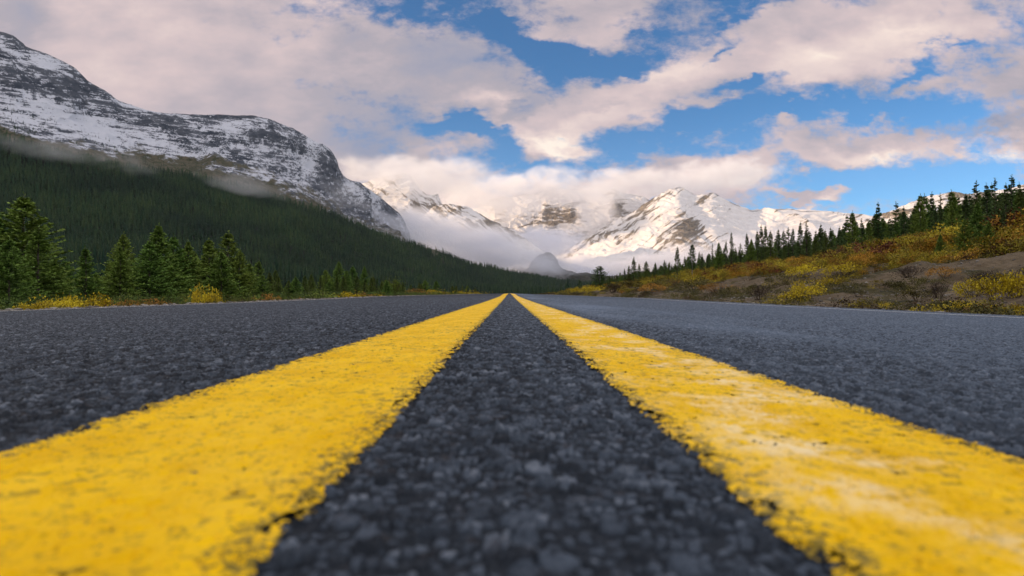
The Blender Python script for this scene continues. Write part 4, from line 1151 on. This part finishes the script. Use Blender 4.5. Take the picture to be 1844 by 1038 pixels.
bank = [ # px, base py, width px, height px, kind, label
 (1370, 541, 50, 24, 'brush', 'dark brown brushy clump alone on bare gravel, its side facing the road'),
 (1418, 546, 70, 20, 'yellow', 'low yellow shrub at the foot of the gravel bank, left of its taller neighbour'),
 (1452, 541, 56, 30, 'yellow', 'taller yellow shrub right of the low one at the foot of the bank'),
 (1490, 519, 44, 20, 'yellow', 'small yellow shrub halfway up the bare gravel above the foot pair'),
 (1478, 531, 40, 18, 'olive', 'olive shrub between the foot pair and the small yellow one above'),
 (1575, 552, 40, 14, 'olive', 'dull low shrub at the road edge left of a bright yellow tuft'),
 (1598, 555, 26, 12, 'yellow', 'bright yellow tuft at the road edge under the bare slope'),
 (1598, 519, 40, 10, 'olive', 'flat olive patch high on the bare gravel slope'),
 (1655, 546, 70, 26, 'olive', 'wide olive shrub on the lower gravel slope, left of the yellow mass'),
 (1690, 538, 46, 26, 'brush', 'dark twiggy clump between the wide olive shrub and the yellow mass'),
 (1738, 558, 46, 16, 'yellow', 'low yellow shrub right at the asphalt edge, left one of the last three'),
 (1772, 562, 44, 14, 'orange', 'low orange shrub right at the asphalt edge between two yellow ones'),
 (1815, 566, 56, 18, 'yellow', 'low yellow shrub at the asphalt edge nearest the right side'),
 (1752, 536, 60, 34, 'yellow', 'left shrub of the big yellow mass on the lower right bank'),
 (1792, 540, 66, 40, 'yellow', 'middle shrub of the big yellow mass on the lower right bank'),
 (1836, 536, 70, 46, 'yellow', 'right shrub of the big yellow mass, cut by the edge of the photo'),
 (1822, 512, 60, 20, 'olive', 'olive shrub above the big yellow mass near the right edge'),
 (1775, 508, 70, 18, 'brush', 'dark brown shrub above the left part of the big yellow mass'),
 (1640, 500, 70, 18, 'brush', 'low reddish brown clump high on the gravel slope'),
 (1700, 498, 50, 16, 'orange', 'rust tinted shrub near the brow left of the green spruces'),
 (1330, 529, 60, 12, 'olive', 'thin olive strip of shrub low on the slanting gravel'),
 (1290, 526, 60, 14, 'orange', 'ochre shrub patch low on the gravel left of the dark clump'),
 (1250, 524, 70, 22, 'olive', 'olive yellow shrub under the two tall lone firs'),
 (1262, 514, 50, 14, 'yellow', 'yellow shrub under the pale trunk fir'),
 (1205, 522, 60, 20, 'olive', 'olive shrub below the close pair of slim firs'),
 (1175, 526, 50, 14, 'orange', 'brown orange shrub low on the bank below the first fir clump'),
 (1140, 525, 56, 18, 'olive', 'olive shrub beneath the tallest fir of the first clump'),
 (1105, 527, 50, 14, 'brush', 'dark brown shrub right of the round topped pine foot'),
 (1066, 528, 40, 12, 'yellow', 'small yellow shrub under the round topped pine'),
 (1035, 529, 30, 10, 'yellow', 'tiny yellow shrub at the far end of the right bank'),
 (1545, 535, 36, 12, 'olive', 'faint olive tuft in the middle of the bare slope'),
 (1520, 498, 56, 24, 'yellow', 'yellow shrub on the brow above bare gravel, left of a dark gap'),
 (1448, 500, 60, 24, 'yellow', 'yellow shrub reaching down the gravel from the brow'),
 (1410, 512, 60, 18, 'olive', 'olive shrub trailing down the gravel above the dark clump'),
]
for px, py, wp, hp, kd, lb in bank:
    h_ = hit(px, py)
    if h_ is None: continue
    x, y = h_; s = y / F
    bush(x, y, wp * s * .6, hp * s * 1.3, kd, lb, GR)
GL = 'shrubs along the edge of the left lane'
edge = [ # px, lateral, width px, top py, kind, label
 (58, -5.2, 40, 541, 'yellow', 'lowest yellow shrub at the left end of the long yellow roadside patch'),
 (88, -5.6, 60, 531, 'yellow', 'yellow shrub left of centre in the long yellow roadside patch'),
 (125, -5.8, 64, 528, 'yellow', 'tall yellow shrub in the middle of the long yellow roadside patch'),
 (158, -6.0, 60, 529, 'yellow', 'yellow shrub right of centre in the long yellow roadside patch'),
 (190, -6.0, 44, 538, 'orange', 'orange tinged shrub closing the long yellow roadside patch'),
 (235, -6.2, 40, 538, 'orange', 'ochre shrub left one of a low pair under the big spruces'),
 (270, -6.4, 56, 536, 'orange', 'ochre shrub right one of a low pair under the big spruces'),
 (368, -8.5, 36, 514, 'yellow', 'tall airy yellow sprigs standing against dark spruces'),
 (385, -8.0, 26, 526, 'yellow', 'short yellow sprig at the right foot of the tall airy one'),
 (448, -8.5, 30, 532, 'green', 'low green shrub left of an orange one at the road edge'),
 (482, -8.5, 34, 528, 'orange', 'orange brown shrub beyond the tall spruce group'),
 (512, -9, 30, 535, 'green', 'yellow green shrub between two orange ones at the road edge'),
 (540, -9, 24, 536, 'orange', 'small bright orange shrub at the road edge'),
 (575, -10, 50, 526, 'green', 'broad green shrub below the mid green spruces'),
 (628, -10, 50, 524, 'yellow', 'yellow green shrub below the slender spruce'),
 (650, -11, 34, 527, 'orange', 'small ochre shrub left of the bright leafy shrub'),
 (678, -12, 30, 527, 'yellow', 'little yellow shrub touching the bright leafy shrub'),
 (752, -13, 40, 520, 'orange', 'orange shrub right of the bright leafy shrub'),
 (780, -14, 44, 521, 'yellow', 'yellow orange shrub further along than the orange one'),
 (828, -15, 50, 523, 'yellow', 'yellow shrub second to last on the left road edge'),
 (858, -15, 30, 524, 'yellow', 'last small yellow shrub on the left before the vanishing point'),
]
for px, lat, wp, pt, kd, lb in edge:
    u = (px - VX) / F; d = lat / u; gz = float(ground_z(lat, d))
    H = CAMZ + (Y0 - pt) / F * d - gz
    bush(lat, d, wp * d / F * .8, H * 1.12, kd, lb, GL)
u = (705 - VX) / F; d = -16 / u
bush(-16, d, 26 * d / F, CAMZ + (Y0 - 497) / F * d - float(ground_z(-16, d)), 'leafy', 'bright yellow green leafy shrub, big and rounded, among the dark spruces', GL)

# ground cover nobody could count
def cover(name, xx, yy, sc_, mat, seed, leaf, n, spread):
    col = bpy.data.collections.new(name + '_kinds')
    for i in range(4):
        col.objects.link(bpy.data.objects.new(name + '_kind', bush_meshes(seed * 10 + i, mat, leaf, n, spread, 14)[0]))
    return scatter(name, np.stack([xx, yy, ground_z(xx, yy) - .05], -1), sc_, col, seed, 4)
N5 = 9500
yy = 9 * (330 / 9) ** rf.rand(N5); lo = 10.5 + 3.0 * fbm(yy * .06, yy * 0 + 2, 3, 9) * 2 - 1.5
xx = 9 + 28 * rf.rand(N5)
dens = fbm(xx * .16 + yy * .02, yy * .07, 4, 33)
kp = ((xx > lo + 3.0 * (1 - dens)) & (dens > .30)) | ((xx > 6.0) & (dens > .66) & (rf.rand(N5) < .5))
kp &= (xx / yy < 1.6) & (xx < 4.9 + 1.5 * yy)
xx, yy = xx[kp], yy[kp]
scx = rf.uniform(.7, 1.7, len(xx)) * (.55 + .75 * fbm(xx * .1, yy * .05, 3, 39)) * np.interp(xx, [10, 18, 24, 40], [.5, .75, .62, .5]) * np.interp(yy, [9, 40, 90, 330], [1.0, .9, .7, .9]) * np.clip(.25 + 1.5 * fbm(xx * .33, yy * .22, 3, 57), .3, 1.6)
cover('autumn_thicket', xx, yy, scx, M_THICK, 41, .070, 900, .9)
# sparse tufts on the bare bank
N6 = 4200
yy = 6.5 * (170 / 6.5) ** rf.rand(N6); xx = 5.3 + 11 * rf.rand(N6)
dd = ridged(xx * .16 - yy * .10, yy * .16 + xx * .12, 4, 11)
kp = (fbm(xx * .42 - yy * .1, yy * .2 + xx * .2, 4, 55) > .54); xx, yy = xx[kp], yy[kp]
cover('bank_tufts', xx, yy, rf.uniform(.08, .34, len(xx)) * np.interp(yy, [6, 40, 170], [.7, 1.1, 1.9]), M_UNDER2, 43, .11, 260, 1.3)
N7 = 5200
yy = 7 * (260 / 7) ** rf.rand(N7); xx = -(4.7 + 26 * rf.rand(N7) ** 1.7)
kp = (-xx / yy < 1.5); xx, yy = xx[kp], yy[kp]
N8 = 1500
yb = 14 * (230 / 14) ** rf.rand(N8); xb = -rf.uniform(10, 21, N8)
kp = (-xb / yb < 1.2) & (fbm(xb * .2, yb * .12, 3, 77) > .42) & ((yb > 32) | (-xb > 13)); xb, yb = xb[kp], yb[kp]
cover('young_greenery', xb, yb, rf.uniform(.35, .85, len(xb)) * np.interp(yb, [14, 50, 230], [.8, 1.1, 1.8]), M_GREENERY, 49, .075, 420, .8)
cover('roadside_undergrowth', xx, yy, rf.uniform(.22, .6, len(xx)) * np.interp(-xx, [4.7, 8, 30], [.28, .6, 1.8]) * np.interp(yy, [7, 60, 260], [.8, 1.2, 1.8]), M_UNDER, 47, .085, 260, 1.1)

# loose gravel on the shoulders and the bank
mst, n, out = new_mat('stone')
rnd = n.new('ShaderNodeObjectInfo').outputs['Random']
principled(n, out, n.mix(rnd, (.09, .08, .07), (.30, .28, .25)), .9, None, .15)
stones = bpy.data.collections.new('stone_kinds')
rsn = np.random.RandomState(3)
for i in range(5):
    import bmesh
    bm = bmesh.new(); bmesh.ops.create_icosphere(bm, subdivisions=1, radius=1)
    for v_ in bm.verts:
        v_.co *= rsn.uniform(.7, 1.2); v_.co.z *= .6
    me_ = bpy.data.meshes.new('stone'); bm.to_mesh(me_); bm.free(); me_.materials.append(mst)
    stones.objects.link(bpy.data.objects.new('stone_kind', me_))
N9 = 16000
ys_ = 3.5 * (90 / 3.5) ** rf.rand(N9); xs_ = np.where(rf.rand(N9) < .72, 4.62 + 12 * rf.rand(N9) ** 1.5, -3.8 - 1.2 * rf.rand(N9))
sz_ = .006 + .035 * rf.rand(N9) ** 5 + .004 * np.maximum(0, ys_ - 10) ** .5
scatter('loose_gravel', np.stack([xs_, ys_, ground_z(xs_, ys_) + sz_ * .1], -1), sz_, stones, 61, 5)

# ------------------------------------------------------------------ fog and low cloud (real volumes)
def vol_mat(name, dens, nscale, lo, hi, stretch=(1, 1, 1), col=(.995, .985, .995), aniso=.0, power=1.3):
    m, n, out = new_mat(name)
    tcn = n.new('ShaderNodeTexCoord'); oc = tcn.outputs['Object']
    pos = n.new('ShaderNodeNewGeometry').outputs['Position']
    r2 = n.vmath('DOT_PRODUCT', oc, oc)
    fall = n.math('MAXIMUM', n.math('SUBTRACT', 1.0, r2), 0.0)
    nz = n.noise(n.mapping(pos, scale=stretch), nscale, 7, .66, .4)
    q = n.rng(n.math('ADD', n.math('MULTIPLY', fall, .95), n.math('MULTIPLY_ADD', nz, 3.4, -1.75)), lo, hi)
    dn = n.math('MULTIPLY', n.math('MULTIPLY', q, n.math('MINIMUM', n.math('MULTIPLY', fall, 3.0), 1.0)), dens)
    v = n.new('ShaderNodeVolumePrincipled')
    n.put(v.inputs['Color'], col); n.put(v.inputs['Density'], dn); v.inputs['Anisotropy'].default_value = aniso
    n.l.new(v.outputs[0], out.inputs['Volume'])
    return m
def ball(seg=24, rings=14):
    V = [(0, 0, 1)]; Fc = []
    for i in range(1, rings):
        t = math.pi * i / rings
        for j in range(seg):
            a = 6.28318 * j / seg; V.append((math.sin(t) * math.cos(a), math.sin(t) * math.sin(a), math.cos(t)))
    V.append((0, 0, -1))
    me = bpy.data.meshes.new('fog')
    for j in range(seg):
        Fc.append((0, 1 + j, 1 + (j + 1) % seg)); b = len(V) - 1 - seg
        Fc.append((len(V) - 1, b + (j + 1) % seg, b + j))
    for i in range(rings - 2):
        for j in range(seg):
            a = 1 + i * seg + j; b = 1 + i * seg + (j + 1) % seg
            Fc.append((a, a + seg, b + seg, b))
    me.from_pydata(V, [], Fc); return me
def fog(name, px, py, d, rx, ry, depth, mat, rot=0.0):
    me = ball(); me.materials.append(mat)
    o = link(name, me); s = d / F
    o.location = PX(px, py, d); o.scale = (rx * s, depth, ry * s); o.rotation_euler = (0, math.radians(-rot), 0)
    o['kind'] = 'stuff'
    return o
V_VAL = vol_mat('valley_fog', .0048, .0036, .10, 1.0, (1, 1, 2.2), (.86, .88, .955))
V_WISP = vol_mat('wisp', .0030, .010, .30, 1.2, (1, 1, 1.6))
V_CLD = vol_mat('cloud', .0032, .0030, .10, 1.0, (1, 1, 1.6))
# valley fog behind the wooded spur
fog('valley_fog', 690, 405, 3250, 120, 30, 160, V_VAL, -22)
fog('valley_fog', 740, 415, 4000, 150, 48, 300, V_VAL, -16)
fog('valley_fog', 820, 436, 4700, 190, 60, 500, V_VAL, -12)
fog('valley_fog', 905, 460, 5000, 170, 48, 500, V_VAL, -10)
fog('valley_fog', 1080, 486, 6300, 220, 30, 600, V_VAL, 0)
fog('valley_fog', 1250, 474, 6400, 240, 42, 600, V_VAL, 8)
fog('valley_fog', 1430, 448, 6400, 200, 46, 500, V_VAL, 4)
fog('valley_fog', 975, 438, 7600, 110, 34, 500, V_VAL, 0)
# cloud wrapped round the peaks
fog('mountain_cloud', 880, 362, 9300, 130, 54, 500, V_CLD, 0)
fog('mountain_cloud', 950, 338, 9500, 130, 40, 500, V_CLD, 10)
fog('mountain_cloud', 1020, 352, 9400, 90, 24, 400, V_CLD, -6)
fog('mountain_cloud', 1078, 382, 9300, 50, 70, 400, V_CLD, -24)
fog('mountain_cloud', 1120, 334, 9700, 150, 36, 500, V_CLD, 4)
fog('mountain_cloud', 1290, 318, 9900, 150, 40, 400, V_CLD, 6)
fog('mountain_cloud', 790, 318, 8600, 140, 44, 450, V_CLD, 0)
fog('mountain_cloud', 690, 306, 6900, 120, 38, 300, V_CLD, 0)
fog('mountain_cloud', 745, 330, 6800, 90, 34, 260, V_CLD, 0)
# wisps on the wooded flank
fog('mist_wisp', 60, 268, 1150, 110, 26, 90, V_WISP, -12)
fog('mist_wisp', 160, 284, 1250, 110, 26, 90, V_WISP, -14)
fog('mist_wisp', 235, 296, 1350, 70, 28, 90, V_WISP, -18)
fog('mist_wisp', 440, 336, 1700, 120, 22, 100, V_WISP, -14)
fog('mist_wisp', 625, 352, 2500, 90, 36, 140, V_WISP, -28)

# ------------------------------------------------------------------ air
hz = bpy.data.meshes.new('haze')
a, b, c0, c1, z0, z1 = -9950, 9950, -230, 11950, -45, 2500
hz.from_pydata([(a, c0, z0), (b, c0, z0), (b, c1, z0), (a, c1, z0), (a, c0, z1), (b, c0, z1), (b, c1, z1), (a, c1, z1)], [],
               [(3, 2, 1, 0), (4, 5, 6, 7), (0, 1, 5, 4), (1, 2, 6, 5), (2, 3, 7, 6), (3, 0, 4, 7)])
m, n, out = new_mat('haze')
v = n.new('ShaderNodeVolumePrincipled'); v.inputs['Density'].default_value = 0.9e-5; v.inputs['Color'].default_value = (.80, .86, .96, 1)
v.inputs['Anisotropy'].default_value = .2
n.l.new(v.outputs[0], out.inputs['Volume'])
hz.materials.append(m)
ho = link('haze', hz); ho['kind'] = 'stuff'
